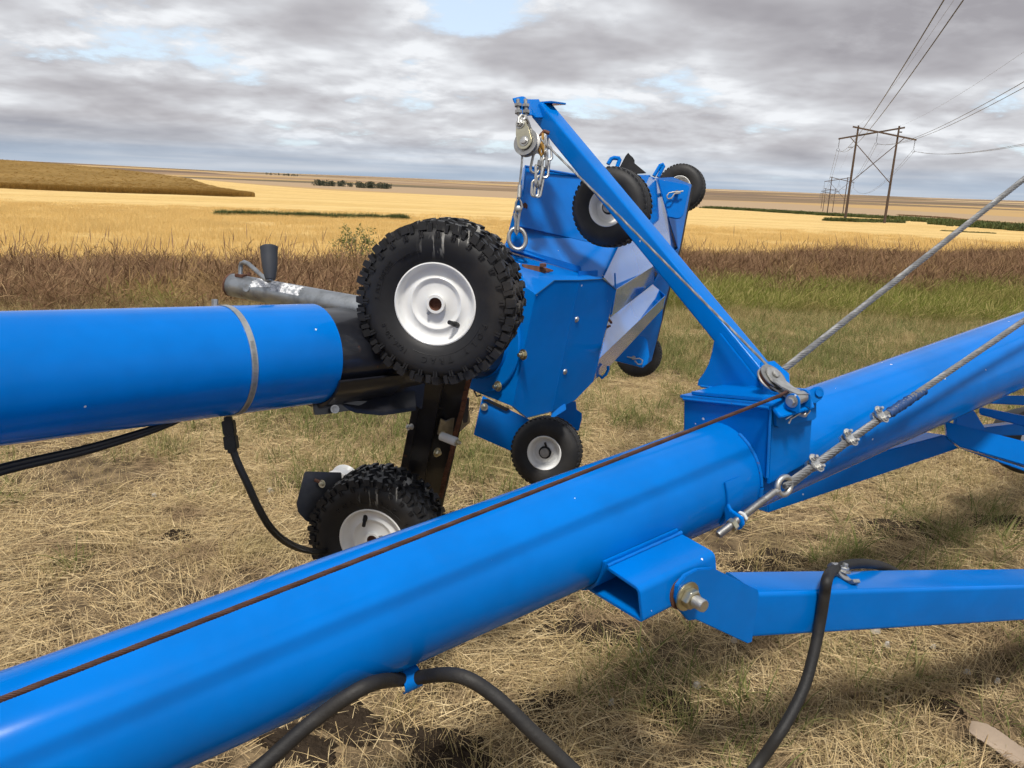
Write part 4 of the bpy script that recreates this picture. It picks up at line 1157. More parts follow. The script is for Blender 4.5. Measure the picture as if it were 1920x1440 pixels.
# ------------------------------------------------------------------ safety chain
ch = thing('safety_chain', 'short galvanised chain looped from an orange hook under the lift arm', 'chain', P(1018, 300, 2.42))
def link(c, d, wv, L, W, r, mat='zinc', name='chain_link'):
    c, d, wv = Vector(c), Vector(d).normalized(), Vector(wv); wv = (wv - d * wv.dot(d)).normalized(); pts = []
    h = L / 2 - W / 2
    for i in range(9): a = rad(-90 + 180 * i / 8); pts.append(c + d * (h + math.cos(a) * W / 2) + wv * (math.sin(a) * W / 2))
    for i in range(9): a = rad(90 + 180 * i / 8); pts.append(c + d * (-h + math.cos(a) * W / 2) + wv * (math.sin(a) * W / 2))
    m = MB(); m.tube(pts, r, 8, closed=True); return m.build(name, mat, ch)
links = [((1025, 262), (1027, 272), .7), ((1027, 280), (1029, 294), .1), ((1025.5, 290), (1025, 309), .9), ((1024, 304), (1021, 326), .1), ((1019, 322), (1012, 345), .85),
         ((1013, 338), (1007, 362), .25), ((1004.5, 345), (1003, 362), .1), ((1005, 318), (1005, 343), .9)]
for (x0, y0), (x1, y1), f in links:
    a, b = P(x0, y0 - 4, 2.42), P(x1, y1 + 4, 2.42); link((a + b) / 2, b - a, RT * (1 - f) + FW * f, (b - a).length * 1.22, .0215, .0042)
link(P(1005, 305, 2.42), P(1000, 326, 2.42) - P(1009, 285, 2.42), RT * .95 + FW * .2, .066, .027, .0042, 'dull_steel', 'quick_link')
m = MB(); m.cyl(P(1012, 301, 2.415), P(1010, 311, 2.415), .0068, 6); m.build('link_sleeve', 'dull_steel', ch)
m = MB(); m.tube([P(x, y, 2.42) for x, y in ((1018, 250), (1017, 268), (1012, 274), (1011, 284), (1015, 292), (1019, 286), (1019, 276), (1017, 270))], .006, 8, rr=[.004, .0055, .008, .006, .005, .006, .006, .004]); m.build('hook', 'brass_hook', ch)
m = MB(); m.tube([P(x, y, 2.43) for x, y in ((1009, 257), (1014, 252), (1020, 246), (1030, 250))], .004, 8, rr=[.002, .004, .006, .006]); m.build('hook_latch', 'rust', ch)

# ------------------------------------------------------------------ swing arm (drawbar) at the right
hfr = c2[1][0] + .010
HB = Frame(M.pt(sb0, hfr, 0), M.a, M.b, M.c)
sw_px = ((1302, 1064), (1332, 1062), (1347, 1070), (1416, 1104), (1417, 1112), (1404, 1200), (1396, 1203), (1299, 1158), (1285, 1160), (1270, 1142), (1261, 1118), (1264, 1095), (1280, 1075))
plate_pts = [HB.hit(x, y, 1, 0) for x, y in sw_px]
sw = thing('swing_arm', 'blue square tube arm bolted below the auger tube and reaching right', 'swing arm', plate_pts[5])
m = MB(); m.prism(plate_pts, M.b * .010); m.build('hinge_plate', 'blue_paint', sw, bev=.0018)
bc = HB.hit(1287, 1117, 1, .010)
m = MB(); m.bolt(bc, M.b, .0225, .024, .0, washer=True); m.build('nut', 'zinc_yellow', sw, bev=.0012)
m = MB(); m.cyl(bc + M.b * .02, bc + M.b * .050, .0125, 20)
for i in range(7): m.lathe(bc + M.b * (.025 + i * .0034), M.b, [(.0124, 0), (.0137, .0012), (.0124, .0024)], 20)
m.build('bolt_thread', 'zinc', sw)
m = MB(); m.cyl(bc - M.b * .009, bc - M.b * .0165, .036, 28); m.build('washer', 'rust', sw)
dB = (HB.hit(1410, 1154, 1, 0) - CAM).dot(FW)
b0 = P(1409, 1154, dB + .0); b1 = P(1925, 1131, dB * 1.27)
bx_ = (b1 - b0).normalized(); by_ = Vector((bx_.y, -bx_.x, 0)).normalized(); bz_ = by_.cross(bx_)
if bz_.z < 0: bz_ = -bz_
hB = 46.5 * dB / FPX
sq = round2d([(0, -hB), (hB, -hB), (hB, hB), (-hB, hB), (-hB, -hB), (0, -hB)], .012, 5)[:-1]
cb = b0 - by_ * (hB - .003)
m = MB(); m.prism([cb + by_ * a + bz_ * b for a, b in sq], (b1 - b0) * 1.9); m.build('square_tube', 'blue_paint', sw, angle=50)
BM = Frame(cb + bz_ * hB, bx_, by_, bz_)       # beam top
hcp = BM.hit(1580, 1075, 2, .012)
m = MB(); cl = BM.loc(hcp)
prof = thick2d(round2d([(-.045, .014), (-.030, .030), (-.012, .028), (.004, .010), (.022, .004), (.040, .008), (.050, .018)], .006, 4), -.009)
m.prism([BM.pt(cl.x - .012 - b * .35, cl.y + a * .9, .001 + max(b, .0)) for a, b in prof], BM.a * .026)
hcl = m.build('hose_clamp', 'cast_grey', sw, bev=.002)
m = MB(); m.bolt(BM.pt(cl.x + .006, cl.y - .004, .016), BM.c, .0125, .013, .009, washer=True); m.build('clamp_bolt', 'zinc', hcl, bev=.0008)

# ------------------------------------------------------------------ hydraulic hose
ha = BM.loc(BM.hit(1549, 1140, 1, hB)).x
hd = (BM.hit(1538, 1165, 1, hB + .017) - CAM).dot(FW)
hose_pts = [P(x, y, d) for x, y, d in ((330, 1570, 1.22), (490, 1437, 1.28), (590, 1350, 1.31), (690, 1285, 1.335))] + [HC] + \
    [P(x, y, d) for x, y, d in ((855, 1266, 1.385), (925, 1303, 1.37), (1000, 1374, 1.36), (1080, 1450, 1.36), (1170, 1540, 1.36), (1280, 1560, 1.38), (1396, 1462, hd - .10), (1462, 1375, hd - .07), (1505, 1295, hd - .035), (1525, 1228, hd - .012))] + \
    [BM.hit(1538, 1165, 1, hB + .017), BM.hit(1546, 1115, 1, hB + .0165), BM.hit(1551, 1086, 1, hB + .012), BM.hit(1560, 1071, 2, .0165), BM.hit(1590, 1059, 2, .022), BM.hit(1625, 1057, 2, .018), BM.hit(1660, 1064, 2, -.01), BM.hit(1700, 1085, 2, -.07)]
def spline(pts, n=8):
    out = []
    q = [pts[0] * 2 - pts[1]] + pts + [pts[-1] * 2 - pts[-2]]
    for i in range(1, len(q) - 2):
        for k in range(n):
            t = k / n; a, b, c, d = q[i - 1], q[i], q[i + 1], q[i + 2]
            out.append(.5 * ((2 * b) + (c - a) * t + (2 * a - 5 * b + 4 * c - d) * t * t + (3 * b - a - 3 * c + d) * t ** 3))
    return out + [pts[-1]]
m = MB(); m.tube(spline(hose_pts, 10), .0132, 18)
hose = tag(m.build('hydraulic_hose', 'hose_rubber', None, origin=HC), 'thick black rubber hose looping below the auger tube and over the swing arm', 'hose')

# ------------------------------------------------------------------ undercarriage behind the tube at the right
uc = thing('undercarriage', 'dark blue axle frame of beams under the tube at the right edge', 'undercarriage', Vector((1.9, 3.0, .2)))
def beam(name, top_px, bot_px, depth_in=.10, mat='blue_panel', par=None, bev=.004):
    """front face from four picture points, extruded away from the camera"""
    q = flat(top_px + bot_px[::-1]); n = newell(q); n = n if n.dot(FW) > 0 else -n
    n = (n * .9 + Vector((0, 0, 0))).normalized()
    m = MB(); m.prism(q, n * depth_in); return m.build(name, mat, par or uc, bev=bev)
beam('main_beam', [(1440, 905, 2.75), (1772, 815, 3.05)], [(1440, 962, 2.75), (1806, 838, 3.10)], .10)
beam('side_beam', [(1772, 790, 2.86), (1836, 806, 2.84), (2100, 872, 2.62)], [(1776, 820, 2.86), (1800, 838, 2.85), (2100, 925, 2.62)], .09)
beam('upper_beam', [(1836, 764, 3.20), (2100, 815, 2.95)], [(1836, 777, 3.20), (2100, 850, 2.95)], .10)
beam('top_beam', [(1860, 742, 3.45), (2100, 742, 3.45)], [(1860, 757, 3.45), (2100, 768, 3.45)], .08)
beam('strut', [(1795, 755, 3.02), (1828, 770, 3.02)], [(1790, 812, 3.00), (1851, 808, 3.0)], .02)
beam('cross_beam', [(1842, 802, 3.35), (2060, 776, 3.5)], [(1842, 818, 3.35), (2060, 812, 3.5)], .09)
beam('lower_rail', [(1800, 838, 3.05), (2100, 938, 2.85)], [(1800, 841, 3.05), (2100, 948, 2.85)], .09)
m = MB(); m.tube([P(1776, 801, 2.97), P(1792, 802, 2.965)], .007, 6); m.build('bolt', 'zinc_yellow', uc)
m = MB(); m.lathe(P(1926, 826, 3.9), FW, [(.02, -.06), (.10, -.07), (.16, -.06), (.17, 0), (.16, .06), (.02, .06)], 32); whl = m.build('wheel', 'caster_rubber', uc)
m = MB(); m.lathe(P(1926, 826, 3.9) - FW * .062, FW, [(.01, 0), (.06, -.012), (.09, .0), (.01, .01)], 28); m.build('rim', 'white_enamel', whl)

# ------------------------------------------------------------------ intake tube at the left
oT, aT = cylinder_axis((0, 583), (511, 571), (0, 837), (587, 758), RA)
T = tube_frame(oT, aT)
sE = s_at(T, 643, RA, 0.0); sK = s_at(T, 478, RA, 0.0)
intake = thing('intake_tube', 'shorter glossy blue auger tube at the left ending behind the big tyre', 'auger tube', T.pt(.6, 0, 0) - Vector((0, 0, 1.2)))
m = MB(); m.lathe(oT, aT, [(RA, -1.6), (RA, sE), (RA - .005, sE), (RA - .005, -1.6)], 96); m.build('auger_tube', 'blue_paint', intake, angle=50)
m = MB(); m.lathe(T.pt(sK, 0, 0), aT, [(RA + .0005, -.0075), (RA + .0022, -.0075), (RA + .0022, .0075), (RA + .0005, .0075)], 96)
band = m.build('band_clamp', 'zinc', intake)
m = MB()
for i in range(64):
    th = rad(-62 + i * 1.45); c = cyl_pt(T, sK, th, RA + .0024); rd_ = (T.b * math.cos(th) + T.c * math.sin(th)); tg = T.c * math.cos(th) - T.b * math.sin(th)
    m.box(c, T.a * .0042, tg * .0009, rd_ * .0006)
m.build('clamp_teeth', 'dull_steel', band)
m = MB(); c = cyl_pt(T, sK - .004, rad(160), RA + .006); m.box(c, T.a * .012, T.b * .016, T.c * .007); m.build('clamp_screw_housing', 'zinc', band, bev=.002)
m = MB(); c = P(403, 569, 1.90); m.tube([c - UP * .012, c + UP * .010], .008, 6); m.build('stud', 'dull_steel', intake)

# ------------------------------------------------------------------ hopper mover (black drive frame with two drive wheels)
mover = thing('hopper_mover', 'black wheeled drive frame with roller chain between the intake tube and hopper', 'drive frame', P(790, 900, 2.3) - Vector((0, 0, .35)))
sF = s_at(T, 905, 0, 0)
m = MB(); m.lathe(oT, aT, [(RA - .012, sE - .12), (RA - .012, sF - .01), (RA - .018, sF - .01), (RA - .018, sE - .12)], 72); m.build('coupling_tube', 'black_paint', mover, angle=50)
m = MB()
shell(m, T, sE - .006, sE + .20, rad(-150), rad(-20), RA + .002, .008, 30); m.build('cradle', 'black_paint', mover, bev=.001)
cr = flat([(587, 756, 1.98), (640, 748, 2.02), (720, 733, 2.08), (778, 742, 2.12), (778, 764, 2.12), (715, 772, 2.07), (672, 768, 2.04), (640, 758, 2.02), (610, 770, 1.99), (592, 777, 1.98)])
m = MB(); nn = newell(cr); nn = nn if nn.dot(FW) > 0 else -nn
m.prism(flat([(586, 755, 1.96), (612, 751, 1.975), (690, 752, 2.03), (660, 769, 2.0), (609, 777, 1.97), (590, 778, 1.96)]), nn * .009); m.build('cradle_ear', 'black_paint', mover, bev=.0015)
m = MB(); m.prism(flat([(625, 747, 2.00), (778, 732, 2.13), (780, 763, 2.10), (716, 772, 2.03), (668, 767, 2.0), (640, 757, 1.99)]), Vector((0, 0, -.012))); m.build('cradle_shelf', 'black_paint', mover, bev=.0015)
m = MB(); m.bolt(P(628, 767, 1.965), -FW + RT * .25, .0075, .007, .006); m.build('bolt', 'zinc', mover, bev=.0008)
def slab(name, px, t, mat='black_paint', par=None, bev=.0015, dirv=None):
    q = flat(px); n = newell(q); n = n if n.dot(FW) > 0 else -n
    m = MB(); m.prism(q, (dirv if dirv is not None else n) * t); return m.build(name, mat, par or mover, bev=bev)
slab('side_rail', [(787, 690, 2.20), (798, 690, 2.20), (757, 928, 2.60), (742, 922, 2.60)], .02)
post = slab('post', [(797, 680, 2.21), (838, 680, 2.21), (786, 950, 2.62), (754, 938, 2.62)], .075)
slab('chain_guard', [(826, 690, 2.27), (889, 690, 2.26), (822, 985, 2.71), (772, 966, 2.70)], .008)
slab('weld_band', [(786, 752, 2.315), (834, 765, 2.335), (833, 769, 2.342), (785, 756, 2.322)], -.002, par=post, bev=0)
slab('cross_plate', [(740, 690, 2.14), (800, 690, 2.18), (792, 768, 2.2), (738, 740, 2.16)], .01)
slab('idler_plate', [(826, 785, 2.38), (836, 790, 2.37), (880, 770, 2.40), (882, 792, 2.42), (850, 822, 2.44), (820, 815, 2.42)], .006, 'dull_steel')
slab('foot_plate', [(866, 752, 2.33), (880, 748, 2.33), (877, 792, 2.35), (868, 794, 2.35)], .02)
m = MB(); a, b = P(826, 817, 2.33), P(857, 829, 2.31); m.cyl(a, b, .0135, 20); m.build('idler_roller', 'white_plastic', mover, bev=.002)
for i, (x, y, dx, dy) in enumerate(((829, 816, 1, .3), (819, 848, 1, .25), (857, 829, 1, .35))):
    m = MB(); d = (RT * .75 - FW * .6 - UP * .2); m.bolt(P(x, y, (2.33, 2.40, 2.30)[i]), d, (.0095, .0105, .006)[i], .012, .004, washer=True); m.build('bolt', 'zinc_yellow', mover, bev=.0008)
for x, y in ((766, 801), (772, 800)):
    m = MB(); m.bolt(P(x, y, 2.36), -RT * .6 - FW * .8, .0065, .007, .003); m.build('bolt', 'zinc', mover, bev=.0006)
# roller chain
m = MB(); c0, c1 = P(883, 700, 2.215), P(826, 930, 2.60); n = 26; cd = (c1 - c0).normalized(); cw = (-FW - cd * (-FW).dot(cd)).normalized(); cs_ = cd.cross(cw)
for i in range(n):
    p = c0.lerp(c1, (i + .5) / n) + cs_ * .0012 * math.sin(i * .7); hl = (c1 - c0).length / n
    q = cs_ if i % 2 else cs_
    o_ = .0062 if i % 2 else .0045
    for s in (-1, 1):
        pts = [p + cw * o_ * s + cd * (hl * .30 + math.cos(a) * .0066) * 1 + cs_ * math.sin(a) * .0072 for a in np.linspace(-math.pi / 2, math.pi / 2, 6)]
        pts += [p + cw * o_ * s - cd * (hl * .30 + math.cos(a) * .0066) + cs_ * -math.sin(a) * .0072 for a in np.linspace(-math.pi / 2, math.pi / 2, 6)]
        m.prism(pts, cw * .0014 * s)
    m.cyl(p - cd * hl * .5 - cw * .0065, p - cd * hl * .5 + cw * .0085, .0045, 8)
m.build('roller_chain', 'rust', mover)
# slotted tensioner plate left of the lower wheel
tp_ = slab('tensioner_plate', [(571, 886, 2.42), (575, 884, 2.42), (640, 886, 2.46), (650, 980, 2.46), (590, 985, 2.42), (572, 975, 2.41), (559, 960, 2.41), (556, 944, 2.41)], .008)
m = MB(); m.tube([P(x, y, 2.415) for x, y in ((590, 900), (598, 903), (606, 906))], .0052, 10); m.build('slot', 'rust', tp_)
m = MB(); m.bolt(P(604, 907, 2.415), -FW - RT * .3, .0085, .008, .003); m.build('bolt', 'zinc_yellow', tp_, bev=.0006)
m = MB(); m.lathe(P(640, 905, 2.62), Vector((.25, 1, .02)), [(.02, -.03), (.050, -.03), (.054, -.022), (.044, -.012), (.044, .02), (.054, .03), (.02, .03)], 36); m.build('belt_pulley', 'white_enamel', mover)

# ---- wheels (built about their own centre: outer face looks along local -Y, Z up)
OUT = Vector((0, -1, 0))
def cylbox(m, th0, th1, t0, t1, r0, r1, skew=0.0, taper=0.12):
    V = []
    for r, tp in ((r0, 0), (r1, taper)):
        for th, sgn in ((th0, 1), (th1, -1)):
            for t, sk in ((t0, -skew), (t1, skew)):
                a = th + sgn * (th1 - th0) * tp + sk; dt = (t1 - t0) * tp * (1 if t == t0 else -1) * .6
                V.append(Vector((math.sin(a) * r, -(t + dt), math.cos(a) * r)))
    m.add(V, [(0, 1, 3, 2), (4, 6, 7, 5), (0, 4, 5, 1), (2, 3, 7, 6), (0, 2, 6, 4), (1, 5, 7, 3)])
FONTS = {}
def glyph(ch):
    if ch not in FONTS:
        cu = bpy.data.curves.new('glyph', 'FONT'); cu.body = ch; cu.size = 1.0; cu.extrude = 0.03; cu.align_x = 'CENTER'; cu.resolution_u = 2
        ob = bpy.data.objects.new('glyph', cu); me = bpy.data.meshes.new_from_object(ob)
        FONTS[ch] = ([v.co.copy() for v in me.vertices], [tuple(p.vertices) for p in me.polygons])
        bpy.data.objects.remove(ob); bpy.data.curves.remove(cu); bpy.data.meshes.remove(me)
    return FONTS[ch]
def arc_text(m, text, a0, a1, r, size, t, thick=.0024, tfun=None):
    n = len(text)
    for i, chx in enumerate(text):
        if chx == ' ': continue
        al = rad(a0 + (a1 - a0) * i / max(1, n - 1)); rdv = Vector((math.sin(al), 0, math.cos(al))); tg = Vector((math.cos(al), 0, -math.sin(al)))
        vs, fs = glyph(chx)
        V = []
        for v in vs:
            rr = r + v.y * size; tt = t(rr) + (thick if v.z > 0 else -.002)
            V.append(tg * (v.x * size) + rdv * rr + OUT * tt)
        m.add(V, fs)
TPROF = [(.100, .058), (.106, .066), (.118, .0715), (.135, .0775), (.152, .0805), (.166, .0795), (.178, .074), (.186, .064), (.190, .045), (.1915, .02)]
def tyre_t(r):
    rs, ts = [q[0] for q in TPROF], [q[1] for q in TPROF]
    return float(np.interp(r, rs, ts))
def drive_wheel(parent, centre, outdir, spin, name_label):
    Y = -Vector(outdir).normalized(); Z = Vector((0, 0, 1)); Z = (Z - Y * Z.dot(Y)).normalized(); X = Y.cross(Z)
    R3 = Matrix((X, Y, Z)).transposed()
    Mx = Matrix.Translation(Vector(centre) - ORIGIN[parent.name]) @ R3.to_4x4()
    m = MB()
    dish = [(.0165, .060), (.0230, .060), (.0240, .058), (.0240, .050), (.029, .048), (.050, .046), (.056, .047), (.060, .0515), (.064, .0525), (.068, .049), (.078, .046), (.086, .047), (.0905, .051), (.0940, .057), (.0968, .0630), (.1005, .0655), (.1035, .0645), (.1045, .060), (.101, .050),
            (.098, .030), (.098, -.05), (.060, -.04), (.0165, -.04)]
    m.lathe((0, 0, 0), OUT, dish, 72); wheel = m.build('wheel', 'white_enamel', parent, local=True, matrix=Mx, angle=40)
    wheel['label'] = name_label
    S = Matrix.Rotation(spin, 3, 'Y')
    def add(mm, nm, mat, spun=True, **kw):
        if spun: mm.v = [S @ v for v in mm.v]
        return mm.build(nm, mat, wheel, local=True, **kw)
    m = MB(); prof = TPROF + [(r, -t) for r, t in TPROF[::-1]] + [(.097, -.05), (.097, .05)]
    m.lathe((0, 0, 0), OUT, prof, 96); add(m, 'tyre', 'tyre_rubber', False)
    m = MB(); N = 27; p = 2 * math.pi / N
    for i in range(N):
        f = i * p + rng.uniform(-.01, .01)
        for s in (1, -1):
            g = f + (p * .5 if s < 0 else 0)
            def cb(a, b, t0, t1, r0, r1, sk=0, tpz=.12):
                a += rng.uniform(-.05, .05); b += rng.uniform(-.06, .05); t1 += rng.uniform(-.004, .001); r1 += rng.uniform(-.0025, .001); tpz += rng.uniform(0, .06)
                if s > 0: cylbox(m, g + a * p, g + b * p, t0, t1, r0, r1, sk, tpz)
                else: cylbox(m, g + a * p, g + b * p, -t1, -t0, r0, r1, -sk, tpz)
            cb(.02, .52, .050, .0790, .182, .2030, .02)
            cb(.10, .44, .024, .054, .187, .2035, -.03)
            cb(.58, .94, .040, .066, .184, .2020, .03)
            cb(.62, .90, .064, .0785, .178, .199, .0)
            cb(.55, .86, .002, .026, .189, .2035, .04)
            for q in (.20, .36):                         # twin fangs on the sidewall
                cylbox(m, g + (q - .055) * p, g + (q + .055) * p, s * .079 if s > 0 else -.083, .083 if s > 0 else -.079, .166, .180, 0, .05)
    add(m, 'tread', 'tyre_rubber', smooth=False)
    m = MB()
    arc_text(m, 'POLY', 108, 142, .129, .021, tyre_t); arc_text(m, 'TRAC', 161, 189, .131, .021, tyre_t)
    arc_text(m, '16x6.50-8', 211, 246, .133, .017, tyre_t); arc_text(m, '2 PLY RATING', 274, 312, .140, .013, tyre_t, .0020)
    arc_text(m, 'TUBELESS', 322, 345, .130, .011, tyre_t, .0020)
    for a0, a1, rr in ((112, 205, .126), (270, 335, .137)):
        m.tube([Vector((math.sin(rad(a)), 0, math.cos(rad(a)))) * rr + OUT * (tyre_t(rr) + .0003) for a in np.linspace(a0, a1, 60)], .0008, 5)
    add(m, 'sidewall_lettering', 'tyre_rubber')
    m = MB(); m.lathe((0, 0, 0), OUT, [(.0, .044), (.0168, .044), (.0168, .059), (.0160, .059), (.0160, .046), (0, .046)], 28); add(m, 'axle_bore', 'rust')
    al = rad(134); rdv = Vector((math.sin(al), 0, math.cos(al))); b = rdv * .074 + OUT * .044
    m = MB(); tip = rdv * .056 + OUT * .076; m.tube([b, b.lerp(tip, .45), b.lerp(tip, .5), tip], .0055, 14, rr=[.0072, .0068, .0056, .0054]); add(m, 'valve_stem', 'cord_black')
    m = MB(); rdv = Vector((math.sin(rad(218)), 0, math.cos(rad(218)))); m.tube([rdv * .022 + OUT * .054, rdv * .034 + OUT * .055], .004, 8, rr=[.005, .0035]); add(m, 'grease_fitting', 'dull_steel')
    return wheel
drive_wheel(mover, P(829, 563, 1.955), Vector((-.19, -1, -.03)), 0.0, 'upper knobby drive wheel with white rim')
drive_wheel(mover, P(711, 998, 2.40), Vector((-.19, -1, .0)), rad(205), 'lower knobby drive wheel half hidden by the foreground tube')
m = MB(); m.cyl(P(818, 568, 1.985) + Vector((.01, .05, 0)), P(860, 560, 2.3), .022, 20); m.build('axle', 'black_paint', mover)
m = MB(); m.cyl(P(704, 988, 2.42) + Vector((.01, .05, 0)), P(770, 900, 2.5), .02, 20); m.build('axle', 'black_paint', mover)

# ------------------------------------------------------------------ tongue jack lying across the intake tube
ja, jb = P(433, 534, 2.20), P(684, 580, 2.03)
jd = (jb - ja).normalized(); JR = .0325
jack = thing('tongue_jack', 'galvanised tube jack with crank handle lying over the intake tube', 'jack', ja)
m = MB(); m.lathe(ja, jd, [(JR, .002), (JR - .001, 0), (JR - .005, 0), (JR - .005, .02), (.002, .02), (.002, .022), (JR - .004, .55), (JR, .55)], 48); m.build('jack_tube', 'galvanised', jack, angle=40)
m = MB(); m.lathe(ja, jd, [(JR + .0006, .0), (JR + .0006, .006), (JR - .004, .006), (JR - .006, .0)], 40); m.build('end_ring', 'rust', jack)
ju = (Vector((0, 0, 1)) - jd * jd.z).normalized(); jw = jd.cross(ju); jw = jw if jw.dot(FW) < 0 else -jw
JF = Frame(ja, jd, jw, ju)
m = MB(); m.tube([P(x, y, d) for x, y, d in ((451, 517, 2.17), (451, 500, 2.17), (453, 494, 2.165), (458, 491.5, 2.155), (466, 495, 2.14), (482, 509, 2.11), (496, 522, 2.075), (503, 526, 2.06), (507, 525, 2.058), (508.5, 518, 2.06))], .0062, 12); m.build('crank', 'galvanised', jack)
m = MB(); g0, g1 = P(507, 524, 2.058), P(504, 462, 2.07)
gd = g1 - g0; prof = [(0, .0), (.013, .0), (.0145, .06), (.0185, .30), (.0215, .62), (.0225, .88), (.0235, .93), (.0235, .975), (.0205, 1.0), (.0165, 1.0), (.0165, .55), (0, .55)]
m.lathe(g0, gd, [(r, t * gd.length) for r, t in prof], 36, closed=False); m.build('grip', 'grip_rubber', jack)
m = MB(); c = P(452, 516.5, 2.17); m.box(c, jd * .014, jw * .011, ju * .004); m.build('crank_nut', 'rust', jack, bev=.001)
m = MB(); m.tube([P(467, 517, 2.155), P(466.5, 511, 2.155)], .005, 8); m.build('stub', 'rust', jack)
m = MB(); sl = JF.loc(P(470, 535, 2.15)); m.lathe(cyl_pt(JF, .085, rad(12), JR - .001), (JF.b * math.cos(rad(12)) + JF.c * math.sin(rad(12))), [(.004, -.002), (.011, .0), (.011, .002), (.005, .0015)], 20); m.build('punched_hole', 'galvanised', jack)
def jack_label(nm, l0, l1, t0, t1, cuts=0):
    V = []; Fc = []; UVs = []; nU, nV = 16, 10
    for i in range(nU + 1):
        for j in range(nV + 1):
            l = l0 + (l1 - l0) * i / nU; tlo = t0 + (cuts * (i / nU)); th = rad(tlo + (t1 - tlo) * j / nV)
            if i in (0, nU): l += .004 * math.sin(j * 2.3)
            V.append(cyl_pt(JF, l, th, JR + .0007)); UVs.append((i / nU * 3, j / nV))
    for i in range(nU):
        for j in range(nV): a = i * (nV + 1) + j; Fc.append((a, a + 1, a + nV + 2, a + nV + 1))
    m = MB(); m.add(V, Fc); o = m.build(nm, 'worn_label', jack)
    uv = o.data.uv_layers.new(name='UVMap')
    for lp in o.data.loops: uv.data[lp.index].uv = UVs[lp.vertex_index]
jack_label('torn_label', .098, .205, 18, 84, 28)
jack_label('torn_label', .168, .262, 20, 78)

# ------------------------------------------------------------------ hopper
FC = T.pt(sF, 0, 0)
def TU(px, py, u=0.0): return plane_hit(px, py, FC + T.a * u, T.a)
e_a, e_b = TU(1004, 553), TU(961, 762)
h3 = (e_a - e_b).normalized(); h2 = h3.cross(T.a).normalized()
if h2.dot(FW) > 0: h2 = -h2
Hf = Frame(e_a, T.a, h2, h3)
hop = thing('hopper', 'blue sheet steel intake hopper tipped up on edge behind the tyre', 'hopper', FC - Vector((0, 0, .6)))
def level_(pts):
    n = newell(pts); c = sum(pts, Vector()) / len(pts); out = []
    for p in pts:
        r = p - CAM; out.append(CAM + r * ((c - CAM).dot(n) / r.dot(n)))
    return out
def hslab(name, pts, t=.004, mat='blue_panel', bev=.0008, par=None):
    n = newell(pts); n = n if n.dot(FW) > 0 else -n
    m = MB(); m.prism(pts, n * t); return m.build(name, mat, par or hop, bev=bev)
p1 = {k: Hf.hit(x, y, 1, 0.0) for k, (x, y) in dict(a=(1004, 553), b=(1039, 526), m=(1083, 525), c=(1129, 523), e=(1155, 543), f=(1112, 716), g=(1078, 751), n=(1032, 770), i=(987, 783), j=(961, 762)).items()}
fold = h2 * .006
hslab('front_panel', [p1['a'], p1['b'], p1['m'] + fold, p1['n'] + fold, p1['i'], p1['j']])
hslab('side_panel', [p1['m'] + fold, p1['c'], p1['e'], p1['f'], p1['g'], p1['n'] + fold])
m = MB(); m.tube([p1['m'] + fold * 1.0, p1['n'] + fold * 1.0], .0012, 6); m.build('weld_seam', 'blue_worn', hop)
m = MB(); m.tube([p1['a'] + h2 * .001, p1['b'] + h2 * .001, p1['m'] + fold, p1['c'] + h2 * .001, p1['e']], .0022, 6); m.tube([p1['j'], p1['i'], p1['n'] + fold], .0022, 6); m.build('dirty_weld', 'seam_dirt', hop)
for x, y in ((1081, 599), (1059, 697)):
    m = MB(); c = Hf.hit(x, y, 1, .004); m.lathe(c, h2, [(0, .006), (.004, .0055), (.0085, .003), (.010, 0), (0, 0)], 20, closed=False); m.build('carriage_bolt', 'zinc', hop)
# flange face on the tube side
hslab('flange_face', [e_a, e_b, TU(888, 733), TU(868, 640), TU(890, 540), TU(935, 505), TU(1000, 548)], .005)
m = MB(); m.lathe(FC, T.a, [(RA - .02, -.012), (.160, -.012), (.163, -.009), (.163, -.001), (RA - .02, -.001)], 80); m.build('flange_ring', 'blue_panel', hop, angle=40)
m = MB(); m.lathe(FC, T.a, [(.098, -.012), (.118, -.012), (.112, -.030), (.100, -.034), (.098, -.03)], 80); m.build('bearing_boss', 'blue_panel', hop)
for x, y in ((981, 665), (934, 724)):
    m = MB(); m.bolt(TU(x, y, -.012), -T.a, .0115, .011, .010); m.build('flange_bolt', 'zinc_yellow', hop, bev=.0008)
# top of the boot, ridge lip and the two end slopes of the tray
r0, r1 = P(948, 470, 2.50), P(1088, 512, 2.62)
hslab('boot_top', [p1['a'], p1['b'], p1['c'], P(1129, 519, 2.66), r1, r0, P(935, 505, 2.46)], .004)
m = MB(); lipd = Vector((0, 0, .022)); m.prism([r0, r1, r1 + lipd, r0 + lipd], (r1 - r0).cross(lipd).normalized() * .004); m.build('ridge_lip', 'blue_worn', hop, bev=.001)
m = MB(); l0, l1 = P(1083, 521, 2.56), P(1119, 520, 2.62); m.prism([l0, l1, l1 + lipd * 1.1, l0 + lipd], (l1 - l0).cross(lipd).normalized() * .004); m.build('corner_tab', 'blue_worn', hop, bev=.001)
m = MB(); m.tube([P(1056, 524, 2.50), P(1090, 527, 2.50)], .004, 6); m.tube([P(1083, 521, 2.505), P(1083, 536, 2.49)], .003, 6); m.build('cracked_weld', 'rust', hop)
k0, k1, k2 = P(974, 424, 2.58), P(1095, 452, 2.80), P(1158, 466, 2.92)
cpt = P(1131, 521, 2.66)
hslab('lower_slope', level_([r0 + lipd * .4, r1 + lipd * .4, cpt, k2, k1, k0]), .004)
t0_, t1_, t2_ = P(985, 312, 2.62), P(1085, 329, 2.86), P(1218, 330, 3.30)
hslab('upper_slope', level_([k0, k1, k2, t2_, t1_, t0_]), .004)
